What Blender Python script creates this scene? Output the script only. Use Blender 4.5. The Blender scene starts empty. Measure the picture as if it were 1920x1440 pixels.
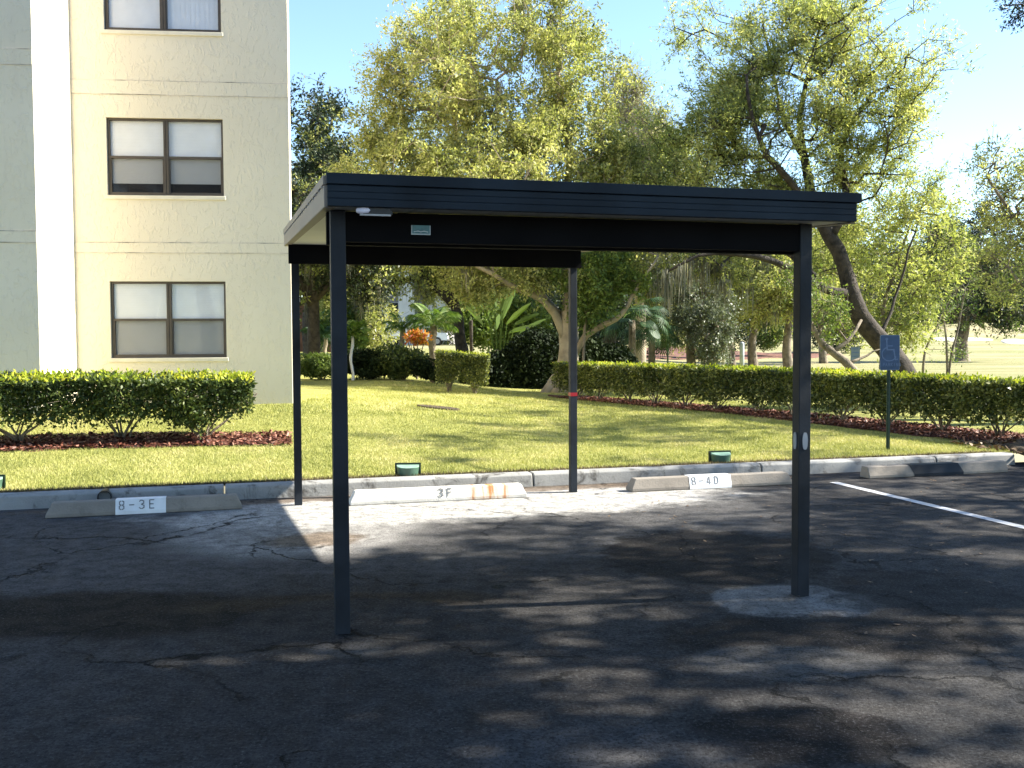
import bpy, math, random
import numpy as np
from mathutils import Vector, Matrix
R = math.radians
S = bpy.context.scene
COL = S.collection

# ------------------------------------------------------------------ camera
F, PITCH, ROLL, CH = 1860.0, .0440, -.0047, 1.5
cam = bpy.data.cameras.new('camera'); cam.sensor_width = 36; cam.lens = 36 * F / 1920
cam.clip_start = .1; cam.clip_end = 2000
camo = bpy.data.objects.new('camera', cam); COL.objects.link(camo)
camo.matrix_world = (Matrix.Translation((0, 0, CH)) @ Matrix.Rotation(R(90) - PITCH, 4, 'X') @ Matrix.Rotation(ROLL, 4, 'Z'))
S.camera = camo

# ------------------------------------------------------------------ light
SUN_EL = R(37.7); SUN_AZ = math.atan2(.993, .118)          # azimuth clockwise from +Y
sdir = Vector((math.sin(SUN_AZ) * math.cos(SUN_EL), math.cos(SUN_AZ) * math.cos(SUN_EL), math.sin(SUN_EL)))
w = bpy.data.worlds.new('World'); S.world = w; w.use_nodes = True
wn = w.node_tree; bg = wn.nodes['Background']
sky = wn.nodes.new('ShaderNodeTexSky'); sky.sky_type = 'NISHITA'; sky.sun_disc = False
sky.sun_elevation = SUN_EL; sky.sun_rotation = SUN_AZ; sky.air_density = 1.0; sky.dust_density = .0; sky.ozone_density = 1.2
tint = wn.nodes.new('ShaderNodeMix'); tint.data_type = 'RGBA'; tint.blend_type = 'MULTIPLY'; tint.inputs[0].default_value = 1
tint.inputs[7].default_value = (.93, .995, 1.06, 1)
wn.links.new(sky.outputs[0], tint.inputs[6]); wn.links.new(tint.outputs[2], bg.inputs[0]); bg.inputs[1].default_value = .087
sl = bpy.data.lights.new('sun', 'SUN'); sl.energy = 5.0; sl.angle = R(.53); sl.color = (1, .93, .80)
so = bpy.data.objects.new('sun', sl); COL.objects.link(so)
so.rotation_euler = sdir.to_track_quat('Z', 'Y').to_euler()
S.view_settings.view_transform = 'Standard'; S.view_settings.look = 'None'
S.view_settings.exposure = 1.9; S.view_settings.gamma = 1
S.render.engine = 'CYCLES'
S.cycles.max_bounces = 7; S.cycles.transparent_max_bounces = 12

# ------------------------------------------------------------------ photo -> world
def ray(px, py):
    u = px - 960; v = py - 720
    cr, sr = math.cos(-ROLL), math.sin(-ROLL); u, v = u * cr - v * sr, u * sr + v * cr
    c, s = math.cos(PITCH), math.sin(PITCH)
    return Vector((u, F * c - v * s, -F * s - v * c))
def at(px, py, Y):
    d = ray(px, py); return d * (Y / d.y) + Vector((0, 0, CH))
def plane(px, py, z):
    d = ray(px, py); return d * ((z - CH) / d.z) + Vector((0, 0, CH))
def sst(a, b, x):
    t = np.clip((np.asarray(x, float) - a) / (b - a), 0, 1); return t * t * (3 - 2 * t)
# lot frame: u along the kerb, v away from the camera
A0 = R(15.2); U = Vector((math.cos(A0), math.sin(A0), 0)); V = Vector((-math.sin(A0), math.cos(A0), 0))
O = Vector((-.8815, 5.0595, 0))
def L(u, v, z=0): return O + U * u + V * v + Vector((0, 0, z))
def uv_of(x, y):
    dx = np.asarray(x, float) - O.x; dy = np.asarray(y, float) - O.y
    return dx * U.x + dy * U.y, dx * V.x + dy * V.y
def H(x, y):
    x = np.asarray(x, float); y = np.asarray(y, float)
    u, v = uv_of(x, y)
    d = np.maximum(v - 4.8, 0)
    west = 1 - sst(-4.0, 1.6, x)
    top = .20 + .33 * west
    z = .11 + (top - .11) * sst(-.5, 6.2, d)
    z = z + .55 * sst(27, 60, y) * (1 - sst(0, 14, x))
    z = z + 2.5 * sst(58, 112, y) * sst(.03, .20, x / np.maximum(y, 1))
    z = z + .5 * sst(90, 105, y) * np.exp(-((x / np.maximum(y, 1) - .47) / .05) ** 2)
    z = z + .02 * np.sin(x * 1.3 + y * .7) * sst(.5, 4, d)
    return z
def h1(x, y): return float(H(x, y))
def ground(px, py):
    d = ray(px, py); d = d / d.y; Y = 3.; last = None
    while Y < 125:
        if CH + d.z * Y < h1(d.x * Y, Y): break
        last = Y; Y *= 1.02
    a, b = (last or 3.), Y
    for _ in range(12):
        m_ = (a + b) / 2
        if CH + d.z * m_ < h1(d.x * m_, m_): b = m_
        else: a = m_
    return Vector((d.x * b, b, h1(d.x * b, b)))
def onY(px, Y, dz=0):
    p = at(px, 700, Y); return Vector((p.x, Y, h1(p.x, Y) + dz))

# ------------------------------------------------------------------ materials
def nd(nt, typ, ins=None, **kw):
    n = nt.nodes.new(typ)
    for k, v in kw.items(): setattr(n, k, v)
    for k, v in (ins or {}).items():
        s = n.inputs[k]
        if isinstance(v, bpy.types.NodeSocket): nt.links.new(v, s)
        else: s.default_value = v
    return n
def c4(c): return (c[0], c[1], c[2], 1)
def newmat(name):
    m = bpy.data.materials.new(name); m.use_nodes = True; return m, m.node_tree, m.node_tree.nodes['Principled BSDF']
def ramp(nt, fac, stops):
    r = nd(nt, 'ShaderNodeValToRGB', {0: fac}); e = r.color_ramp.elements
    while len(e) < len(stops): e.new(.5)
    for i, (p, c) in enumerate(stops): e[i].position = p; e[i].color = c4(c)
    return r.outputs[0]
def noise(nt, vec, scale, detail=4, rough=.55, dist=0):
    return nd(nt, 'ShaderNodeTexNoise', {'Vector': vec, 'Scale': scale, 'Detail': detail, 'Roughness': rough, 'Distortion': dist}).outputs[0]
def mix(nt, f, a, b, bt='MIX'):
    n = nd(nt, 'ShaderNodeMix', data_type='RGBA', blend_type=bt)
    for s, v in ((n.inputs[0], f), (n.inputs[6], a), (n.inputs[7], b)):
        if isinstance(v, bpy.types.NodeSocket): nt.links.new(v, s)
        elif isinstance(v, (int, float)): s.default_value = v
        else: s.default_value = c4(v)
    return n.outputs[2]
def mth(nt, op, a, b=0., c=0., clamp=False):
    n = nd(nt, 'ShaderNodeMath', {0: a, 1: b, 2: c}, operation=op); n.use_clamp = clamp; return n.outputs[0]
def mr(nt, x, a, b, lo=0., hi=1.):
    return nd(nt, 'ShaderNodeMapRange', {0: x, 1: a, 2: b, 3: lo, 4: hi}, interpolation_type='SMOOTHSTEP').outputs[0]
def bump(nt, h, d, s=1.):
    return nd(nt, 'ShaderNodeBump', {'Height': h, 'Distance': d, 'Strength': s}).outputs[0]
def obj_co(nt): return nd(nt, 'ShaderNodeTexCoord').outputs['Object']

def simple(name, col, rough=.6, metal=0, var=.12, scale=6, bmp=0, spec=.5, col2=None, bscale=None):
    m, nt, b = newmat(name); co = obj_co(nt)
    n = noise(nt, co, scale, 5)
    c2 = col2 or tuple(x * (1 - var * 2) for x in col)
    hi = tuple(min(1, x * (1 + var)) for x in col)
    nt.links.new(ramp(nt, n, [(.3, c2), (.55, col), (.75, hi)]), b.inputs['Base Color'])
    b.inputs['Roughness'].default_value = rough; b.inputs['Metallic'].default_value = metal
    b.inputs['Specular IOR Level'].default_value = spec
    if bmp: nt.links.new(bump(nt, noise(nt, co, bscale or scale * 8, 6), bmp), b.inputs['Normal'])
    return m
def leafmat(name, cols, trans=.35, rough=.55, spec=.3, clump=.35, cs=.8):
    m, nt, b = newmat(name); co = obj_co(nt)
    g = nd(nt, 'ShaderNodeNewGeometry')
    n = noise(nt, co, cs, 3)
    f = mth(nt, 'ADD', mth(nt, 'MULTIPLY', g.outputs['Random Per Island'], 1 - clump), mth(nt, 'MULTIPLY', mr(nt, n, .3, .7), clump))
    k = len(cols)
    c = ramp(nt, f, [(.08 + .84 * i / max(1, k - 1), x) for i, x in enumerate(cols)])
    nt.links.new(c, b.inputs['Base Color']); b.inputs['Roughness'].default_value = rough
    b.inputs['Specular IOR Level'].default_value = spec
    t = nd(nt, 'ShaderNodeBsdfTranslucent', {'Color': mix(nt, 1., c, (1.1, 1.15, .65), 'MULTIPLY')})
    ms = nd(nt, 'ShaderNodeMixShader', {0: trans, 1: b.outputs[0], 2: t.outputs[0]})
    nt.links.new(ms.outputs[0], nt.nodes['Material Output'].inputs[0])
    return m

M = {}
M['oak'] = leafmat('oak_leaves', [(.09, .11, .04), (.24, .265, .09), (.40, .41, .15), (.56, .52, .25)], trans=.45)
M['oak_low'] = leafmat('oak_low_leaves', [(.04, .075, .018), (.13, .19, .045), (.25, .31, .075)])
M['willow'] = leafmat('pale_leaves', [(.15, .18, .07), (.32, .36, .13), (.48, .50, .18), (.62, .58, .30)], trans=.5)
M['yellow'] = leafmat('yellow_green_leaves', [(.15, .18, .055), (.31, .345, .11), (.52, .52, .20)], trans=.45)
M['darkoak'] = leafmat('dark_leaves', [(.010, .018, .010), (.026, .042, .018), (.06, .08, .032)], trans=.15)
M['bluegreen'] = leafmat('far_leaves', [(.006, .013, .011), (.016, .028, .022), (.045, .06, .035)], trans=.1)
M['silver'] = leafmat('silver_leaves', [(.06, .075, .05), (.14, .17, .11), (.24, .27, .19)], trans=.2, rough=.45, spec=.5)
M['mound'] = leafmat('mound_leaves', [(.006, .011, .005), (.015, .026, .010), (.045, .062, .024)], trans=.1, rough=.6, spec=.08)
M['hedge'] = leafmat('hedge_leaves', [(.02, .034, .010), (.055, .085, .022), (.16, .19, .05)], trans=.2, rough=.5, spec=.25, clump=.25, cs=2)
M['hedge_sunlit_new'] = leafmat('hedge_sunlit_new_leaves', [(.16, .24, .02), (.34, .40, .03), (.50, .45, .06)], trans=.4)  # yellow of young leaves, with the sun on the hedge top painted in
M['hedge_r'] = leafmat('right_hedge_leaves', [(.028, .04, .012), (.09, .115, .032), (.30, .31, .09)], trans=.35, rough=.45, spec=.4, clump=.3, cs=1.5)
M['croton'] = leafmat('croton_leaves', [(.28, .04, .01), (.45, .13, .015), (.60, .30, .03), (.10, .12, .02)], trans=.3, clump=.1)
M['palm'] = leafmat('palm_leaves', [(.04, .08, .012), (.11, .19, .03), (.22, .27, .07)], trans=.3, rough=.5, spec=.3)
M['palm_dark'] = leafmat('dark_palm_leaves', [(.012, .03, .014), (.03, .07, .03), (.07, .13, .06)], trans=.15, rough=.55, spec=.25)
M['paddle'] = leafmat('paddle_leaves', [(.03, .06, .015), (.07, .12, .025), (.20, .27, .06)], trans=.3, rough=.35, clump=0)
M['grass'] = leafmat('grass_blades', [(.15, .17, .045), (.29, .31, .085), (.43, .42, .14), (.58, .51, .25)], trans=.22, clump=.5, cs=1.1)
M['deadgrass'] = leafmat('dead_grass', [(.02, .014, .008), (.08, .055, .03), (.24, .18, .10)], trans=.2)
M['moss'] = leafmat('spanish_moss', [(.12, .12, .09), (.24, .235, .19), (.36, .34, .28)], trans=.3, rough=.9, spec=.1)
M['bark'] = simple('grey_bark', (.20, .165, .12), .9, bmp=.02, scale=5, var=.35, bscale=30)
M['bark_pale'] = simple('pale_bark', (.34, .285, .205), .9, bmp=.015, scale=3, var=.25, bscale=26)
M['bark_dark'] = simple('dark_bark', (.048, .038, .030), .95, bmp=.03, scale=6, var=.4, bscale=22)
M['twig'] = simple('twigs', (.26, .22, .17), .9)
M['mulch_chips'] = leafmat('mulch_chips', [(.035, .008, .005), (.11, .034, .020), (.20, .075, .048), (.36, .20, .14)], trans=0, clump=.2)
M['litter'] = leafmat('leaf_litter', [(.06, .03, .014), (.13, .08, .04), (.24, .17, .10)], trans=.1)

# stucco
def stucco():
    m, nt, b = newmat('cream_stucco'); co = obj_co(nt)
    big = noise(nt, co, .6, 4)
    st = nd(nt, 'ShaderNodeMapping', {'Vector': co, 'Scale': (1, 1, .12)}).outputs[0]
    streak = noise(nt, st, 3.2, 5)
    c = ramp(nt, big, [(.25, (.70, .63, .49)), (.6, (.755, .685, .54)), (.8, (.78, .715, .585))])
    c = mix(nt, mr(nt, streak, .55, .8, 0, .22), c, (.60, .51, .43))
    c = mix(nt, mr(nt, noise(nt, co, 26, 3, .6, 1.2), .62, .75, 0, .15), c, (.46, .42, .38))
    nt.links.new(c, b.inputs['Base Color']); b.inputs['Roughness'].default_value = .9; b.inputs['Specular IOR Level'].default_value = .2
    t1 = nd(nt, 'ShaderNodeMapping', {'Vector': co, 'Scale': (1, 1, .55)}).outputs[0]
    n1 = noise(nt, t1, 16, 4, .6, .7); n2 = noise(nt, co, 60, 5, .7)
    h = mth(nt, 'ADD', mr(nt, n1, .50, .66), mth(nt, 'MULTIPLY', n2, .5))
    nt.links.new(bump(nt, h, .008, .6), b.inputs['Normal'])
    return m
M['stucco'] = stucco()
M['joint'] = simple('wall_joint', (.60, .53, .44), .9, var=.5, scale=3)
M['sill'] = simple('sill_paint', (.72, .66, .53), .7, var=.05)
M['winframe'] = simple('bronze_frame', (.085, .068, .052), .45, .3, var=.1)
M['blind'] = simple('blind_white', (.93, .93, .93), .7, var=.02)
M['room'] = simple('room_dark', (.03, .03, .035), .9)
def glassmat():
    m, nt, b = newmat('window_glass')
    gl = nd(nt, 'ShaderNodeBsdfGlossy', {'Color': (1, 1, 1, 1), 'Roughness': .03})
    tr = nd(nt, 'ShaderNodeBsdfTransparent', {'Color': (1, 1, 1, 1)})
    lw = nd(nt, 'ShaderNodeLayerWeight', {'Blend': .3})
    ms = nd(nt, 'ShaderNodeMixShader', {0: mth(nt, 'MULTIPLY_ADD', lw.outputs['Fresnel'], .6, .02), 1: tr.outputs[0], 2: gl.outputs[0]})
    nt.links.new(ms.outputs[0], nt.nodes['Material Output'].inputs[0]); return m
M['glass'] = glassmat()
def screenmat():
    m, nt, b = newmat('insect_screen')
    df = nd(nt, 'ShaderNodeBsdfDiffuse', {'Color': (.06, .06, .065, 1)})
    tr = nd(nt, 'ShaderNodeBsdfTransparent', {'Color': (1, 1, 1, 1)})
    ms = nd(nt, 'ShaderNodeMixShader', {0: .36, 1: tr.outputs[0], 2: df.outputs[0]})
    nt.links.new(ms.outputs[0], nt.nodes['Material Output'].inputs[0]); return m
M['screen'] = screenmat()

M['post'] = simple('dark_post_paint', (.018, .023, .031), .55, .0, spec=.2, var=.35, scale=2.2, bmp=.0012, bscale=50)
M['fascia'] = simple('dark_fascia', (.015, .024, .036), .6, 0, var=.3, scale=1.6, bmp=.001, bscale=30, spec=.15)
M['beam'] = simple('black_beam', (.006, .006, .007), .8, 0, var=.2, scale=2, spec=.06)
M['beige'] = simple('beige_metal', (.28, .24, .205), .55, 0, var=.06, scale=1.5)
M['soffit'] = simple('pale_soffit', (.62, .62, .56), .5, 0, var=.04, scale=1.5)
M['rooftop'] = simple('roof_sheet', (.30, .30, .30), .5, .2, var=.15, scale=2)
M['plate'] = simple('teal_plate', (.05, .16, .18), .4, 0, var=.2, scale=20)
M['plate_edge'] = simple('plate_edge', (.42, .48, .50), .4)
M['white'] = simple('white_paint', (.72, .74, .76), .6, var=.06, scale=8)
M['reflector'] = simple('pale_reflector', (.25, .28, .32), .3, var=.03)
M['red'] = simple('red_tape', (.34, .004, .012), .4, var=.1)
M['bulb'] = simple('lamp_glass', (.70, .68, .80), .2, var=.03)
M['steel'] = simple('grey_metal', (.30, .30, .31), .4, .6)
M['blue'] = simple('sign_blue', (.022, .065, .15), .4, 0, var=.15, scale=14)
M['sign_mark'] = simple('sign_marks', (.10, .16, .28), .45, 0, var=.08, scale=20)
M['sign_edge'] = simple('sign_edge', (.17, .22, .27), .4)
M['green_post'] = simple('green_post', (.012, .035, .022), .5, 0, var=.1)
M['lamp_green'] = simple('green_plastic', (.06, .12, .085), .4, 0, var=.12, scale=12)
M['lamp_lid'] = simple('pale_green_plastic', (.24, .38, .30), .3, 0, var=.08, scale=12)
M['lamp_rim'] = simple('dark_green_plastic', (.010, .028, .012), .4)
M['black'] = simple('black_plastic', (.012, .012, .012), .5)
M['stencil'] = simple('stencil_paint', (.16, .165, .18), .8, var=.9, scale=45, col2=(.06, .065, .075))
M['glass_dark'] = simple('dark_glass', (.02, .025, .03), .12, 0, spec=.8)
M['rubber'] = simple('rubber', (.02, .02, .02), .8)
M['far_white'] = simple('far_white_wall', (.62, .62, .60), .8, var=.08, scale=.4)
M['far_grey'] = simple('far_grey_wall', (.30, .29, .30), .8, var=.1, scale=.4)
M['brick'] = simple('red_brown_wall', (.13, .06, .045), .85, var=.25, scale=2)
M['pipe'] = simple('pale_pipe', (.42, .46, .50), .5)
M['teal'] = simple('teal_shelter', (.02, .14, .12), .6)

def concrete(name, col, spots=.5, dark=(.05, .045, .04), sc=2.5, rust=False, thr=.56):
    m, nt, b = newmat(name); co = obj_co(nt)
    n = noise(nt, co, sc, 6, .65)
    c = ramp(nt, n, [(.3, tuple(x * .75 for x in col)), (.6, col), (.8, tuple(min(1, x * 1.12) for x in col))])
    bl = mr(nt, noise(nt, co, sc * 1.7, 6, .7, .6), thr, thr + .16, 0, spots)
    c = mix(nt, bl, c, dark)
    c = mix(nt, mr(nt, noise(nt, co, 70, 2), .62, .75, 0, .35), c, tuple(x * .4 for x in col))
    if rust:
        mp = nd(nt, 'ShaderNodeMapping', {'Vector': co, 'Scale': (14, 1, 1.2)}).outputs[0]
        sp = nd(nt, 'ShaderNodeSeparateXYZ', {0: co})
        win = mth(nt, 'MULTIPLY', mr(nt, sp.outputs[0], .22, .34), mr(nt, sp.outputs[0], .72, .58))
        rr = mr(nt, noise(nt, mp, 1.3, 5, .6), .44, .60)
        c = mix(nt, mth(nt, 'MULTIPLY', win, rr), c, (.38, .13, .035))
        c = mix(nt, mth(nt, 'MULTIPLY', win, .25), c, (.50, .32, .14))
    nt.links.new(c, b.inputs['Base Color']); b.inputs['Roughness'].default_value = .9; b.inputs['Specular IOR Level'].default_value = .25
    nt.links.new(bump(nt, noise(nt, co, 60, 6), .004), b.inputs['Normal'])
    return m
M['kerb'] = concrete('kerb_concrete', (.30, .30, .29), .85, (.05, .045, .04), 2.2, thr=.50)
M['stop'] = concrete('wheel_stop_concrete', (.25, .225, .195), .35, (.10, .085, .07), 3)
M['stop_pale'] = concrete('pale_stop_concrete', (.62, .60, .56), .25, (.20, .16, .12), 3, rust=True)  # paler concrete with rust streaks, for one stop only
M['line'] = concrete('worn_line_paint', (.55, .56, .58), .55, (.12, .12, .13), 6)

def ell(nt, co, cx, cy, rx, ry, rot, nz, amp=.35, soft=.12):
    """soft-edged stain mask: 1 inside an irregular ellipse lying on the pavement"""
    mp = nd(nt, 'ShaderNodeVectorMath', {0: co, 1: (cx, cy, 0)}, operation='SUBTRACT').outputs[0]
    rt = nd(nt, 'ShaderNodeVectorRotate', {'Vector': mp, 'Angle': -rot}, rotation_type='Z_AXIS').outputs[0]
    sc = nd(nt, 'ShaderNodeVectorMath', {0: rt, 1: (1 / rx, 1 / ry, 0)}, operation='MULTIPLY').outputs[0]
    ln = nd(nt, 'ShaderNodeVectorMath', {0: sc}, operation='LENGTH').outputs['Value']
    d = mth(nt, 'MULTIPLY_ADD', mth(nt, 'SUBTRACT', nz, .5), amp * 2, ln)
    return mr(nt, d, 1 + soft, 1 - soft)
def asphalt():
    m, nt, b = newmat('asphalt'); co = obj_co(nt)
    fine = noise(nt, co, 58, 4, .85); mid = noise(nt, co, 5, 6, .65); big = noise(nt, co, .55, 5, .6)
    c = ramp(nt, big, [(.3, (.026, .024, .024)), (.5, (.041, .039, .039)), (.72, (.066, .064, .064))])
    c = mix(nt, mr(nt, mid, .35, .7, 0, .5), c, (.062, .060, .058))
    e1 = noise(nt, co, 1.8, 5, .6); e2 = noise(nt, co, 4.5, 6, .7)
    def patch(px, py, rpx, rpy, col, f=.9, nz=None, amp=.35, soft=.12, rot=None, useuv=True):
        nonlocal c
        p = plane(px, py, 0)
        dx = (plane(px + rpx, py, 0) - p).length; dy = abs(plane(px, py - rpy, 0).y - plane(px, py + rpy, 0).y) / 2
        k = ell(nt, co, p.x, p.y, dx, dy, A0 if rot is None else rot, nz or e1, amp, soft)
        c = mix(nt, mth(nt, 'MULTIPLY', k, f), c, col)
    CC = (.30, .295, .285)
    # pale cement slurry along the stalls, then the brown stain running through it
    p = L(-1.0, 2.9)
    k = ell(nt, co, p.x, p.y, 5.2, 1.75, A0, e1, .35, .15)
    c = mix(nt, mth(nt, 'MULTIPLY', k, .6), c, (.095, .094, .096))
    p = L(1.5, 3.75)
    k = ell(nt, co, p.x, p.y, 2.7, .80, A0, e1, .45, .2)
    c = mix(nt, mth(nt, 'MULTIPLY', k, .8), c, (.46, .45, .43))
    p = L(-.1, 2.9)
    k = ell(nt, co, p.x, p.y, .95, 1.0, A0, e2, .4, .25)
    c = mix(nt, mth(nt, 'MULTIPLY', k, .6), c, (.38, .37, .355))
    p = L(1.4, 4.42)
    k = ell(nt, co, p.x, p.y, 3.9, .16, A0, e2, .6, .3)
    c = mix(nt, mth(nt, 'MULTIPLY', k, .8), c, (.13, .095, .065))
    patch(590, 1012, 90, 13, (.15, .11, .075), .8, e2, .7, .3)
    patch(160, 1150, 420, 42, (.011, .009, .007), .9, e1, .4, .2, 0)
    patch(640, 1128, 300, 16, (.040, .028, .016), .85, e1, .6, .3, .12)
    patch(650, 1178, 225, 62, (.034, .033, .033), .75, e2, .3, .05, 0)
    patch(1490, 1128, 150, 34, (.21, .205, .20), .92, e2, .42, .08, 0)
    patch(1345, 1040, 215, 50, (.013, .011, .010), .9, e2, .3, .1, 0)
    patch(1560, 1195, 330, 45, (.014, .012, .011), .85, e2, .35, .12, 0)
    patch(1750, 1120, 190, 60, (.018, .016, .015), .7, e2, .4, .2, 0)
    patch(1480, 1240, 190, 32, (.10, .098, .096), .7, e2, .3, .15, 0)
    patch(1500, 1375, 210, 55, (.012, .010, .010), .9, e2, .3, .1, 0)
    patch(1120, 1410, 260, 60, (.07, .07, .074), .6, e2, .5, .3, 0)
    patch(935, 1100, 14, 4, (.008, .012, .008), .9, e2, .1, .2, 0)
    patch(655, 1218, 70, 14, (.13, .12, .11), .5, e2, .5, .3, 0)
    grit = nd(nt, 'ShaderNodeCombineColor', {0: mr(nt, noise(nt, co, 9, 8, .75), .3, .7, .55, 1.45)})
    nt.links.new(grit.inputs[0].links[0].from_socket, grit.inputs[1]); nt.links.new(grit.inputs[0].links[0].from_socket, grit.inputs[2])
    c = mix(nt, 1., c, grit.outputs[0], 'MULTIPLY')
    # aggregate
    c = mix(nt, mr(nt, fine, .54, .66, 0, .65), c, (.12, .12, .125))
    c = mix(nt, mr(nt, fine, .49, .38, 0, .8), c, (.008, .008, .008))
    vor = nd(nt, 'ShaderNodeTexVoronoi', {'Vector': co, 'Scale': 26.}, feature='F1')
    c = mix(nt, mth(nt, 'MULTIPLY', mr(nt, vor.outputs['Distance'], .12, .06, 0, .7), mr(nt, noise(nt, co, 1.9, 5, .7), .5, .66)), c, (.22, .21, .20))
    # cracks
    wob = nd(nt, 'ShaderNodeTexNoise', {'Vector': co, 'Scale': 1.6, 'Detail': 12., 'Roughness': .68}).outputs['Color']
    wc = nd(nt, 'ShaderNodeVectorMath', {0: wob, 1: (.8, .8, 0), 2: co}, operation='MULTIPLY_ADD').outputs[0]
    ve = nd(nt, 'ShaderNodeTexVoronoi', {'Vector': wc, 'Scale': .75}, feature='DISTANCE_TO_EDGE')
    cm = mth(nt, 'MULTIPLY', mr(nt, ve.outputs['Distance'], .008, .001), mr(nt, noise(nt, co, .8, 3), .47, .56))
    c = mix(nt, mth(nt, 'MULTIPLY', cm, .9), c, (.008, .008, .008))
    nt.links.new(c, b.inputs['Base Color'])
    nt.links.new(mr(nt, mid, .3, .7, .72, .95), b.inputs['Roughness']); b.inputs['Specular IOR Level'].default_value = .10
    h = mth(nt, 'SUBTRACT', mth(nt, 'ADD', fine, mth(nt, 'MULTIPLY', mid, .8)), mth(nt, 'MULTIPLY', cm, 1.5))
    nt.links.new(bump(nt, h, .011), b.inputs['Normal'])
    return m
M['asphalt'] = asphalt()

def groundmat():
    m, nt, b = newmat('lawn_ground'); co = obj_co(nt)
    n1 = noise(nt, co, 1.1, 6, .7); n2 = noise(nt, co, 30, 4, .7); n3 = noise(nt, co, .09, 4)
    st = nd(nt, 'ShaderNodeMapping', {'Vector': co, 'Scale': (.16, 1.2, 1)}).outputs[0]; n4 = noise(nt, st, .35, 4)
    g = ramp(nt, n2, [(.3, (.09, .10, .03)), (.5, (.26, .265, .075)), (.7, (.37, .36, .12))])
    g = mix(nt, mr(nt, n1, .45, .7, 0, .5), g, (.31, .29, .12))
    fw = ramp(nt, n4, [(.3, (.20, .20, .09)), (.5, (.31, .28, .15)), (.68, (.42, .34, .22))])  # green and tan fairway, with streaks of tree shade painted into the colour
    fw = mix(nt, mr(nt, n3, .4, .65, 0, .6), fw, (.22, .24, .10))
    sp = nd(nt, 'ShaderNodeSeparateXYZ', {0: co})
    far = mr(nt, mth(nt, 'MULTIPLY_ADD', sp.outputs[0], 1.2, sp.outputs[1]), 36, 58)
    nt.links.new(mix(nt, far, g, fw), b.inputs['Base Color'])
    b.inputs['Roughness'].default_value = .95; b.inputs['Specular IOR Level'].default_value = .1
    nt.links.new(bump(nt, mth(nt, 'ADD', n2, n1), .05, .8), b.inputs['Normal'])
    return m
M['lawn'] = groundmat()
M['mulch'] = simple('red_mulch', (.09, .022, .012), .95, var=.5, scale=14, bmp=.03, bscale=40)
M['mulch_far'] = simple('pale_red_mulch', (.17, .075, .05), .95, var=.35, scale=4, bmp=.03)
M['dirt'] = simple('leafy_dirt', (.085, .06, .035), .95, var=.5, scale=14, bmp=.03)
M['sand'] = simple('bunker_sand', (.62, .57, .48), .95, var=.08, scale=1)
M['shade_grass'] = simple('dry_edge', (.16, .15, .09), .95, var=.2, scale=1)

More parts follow.
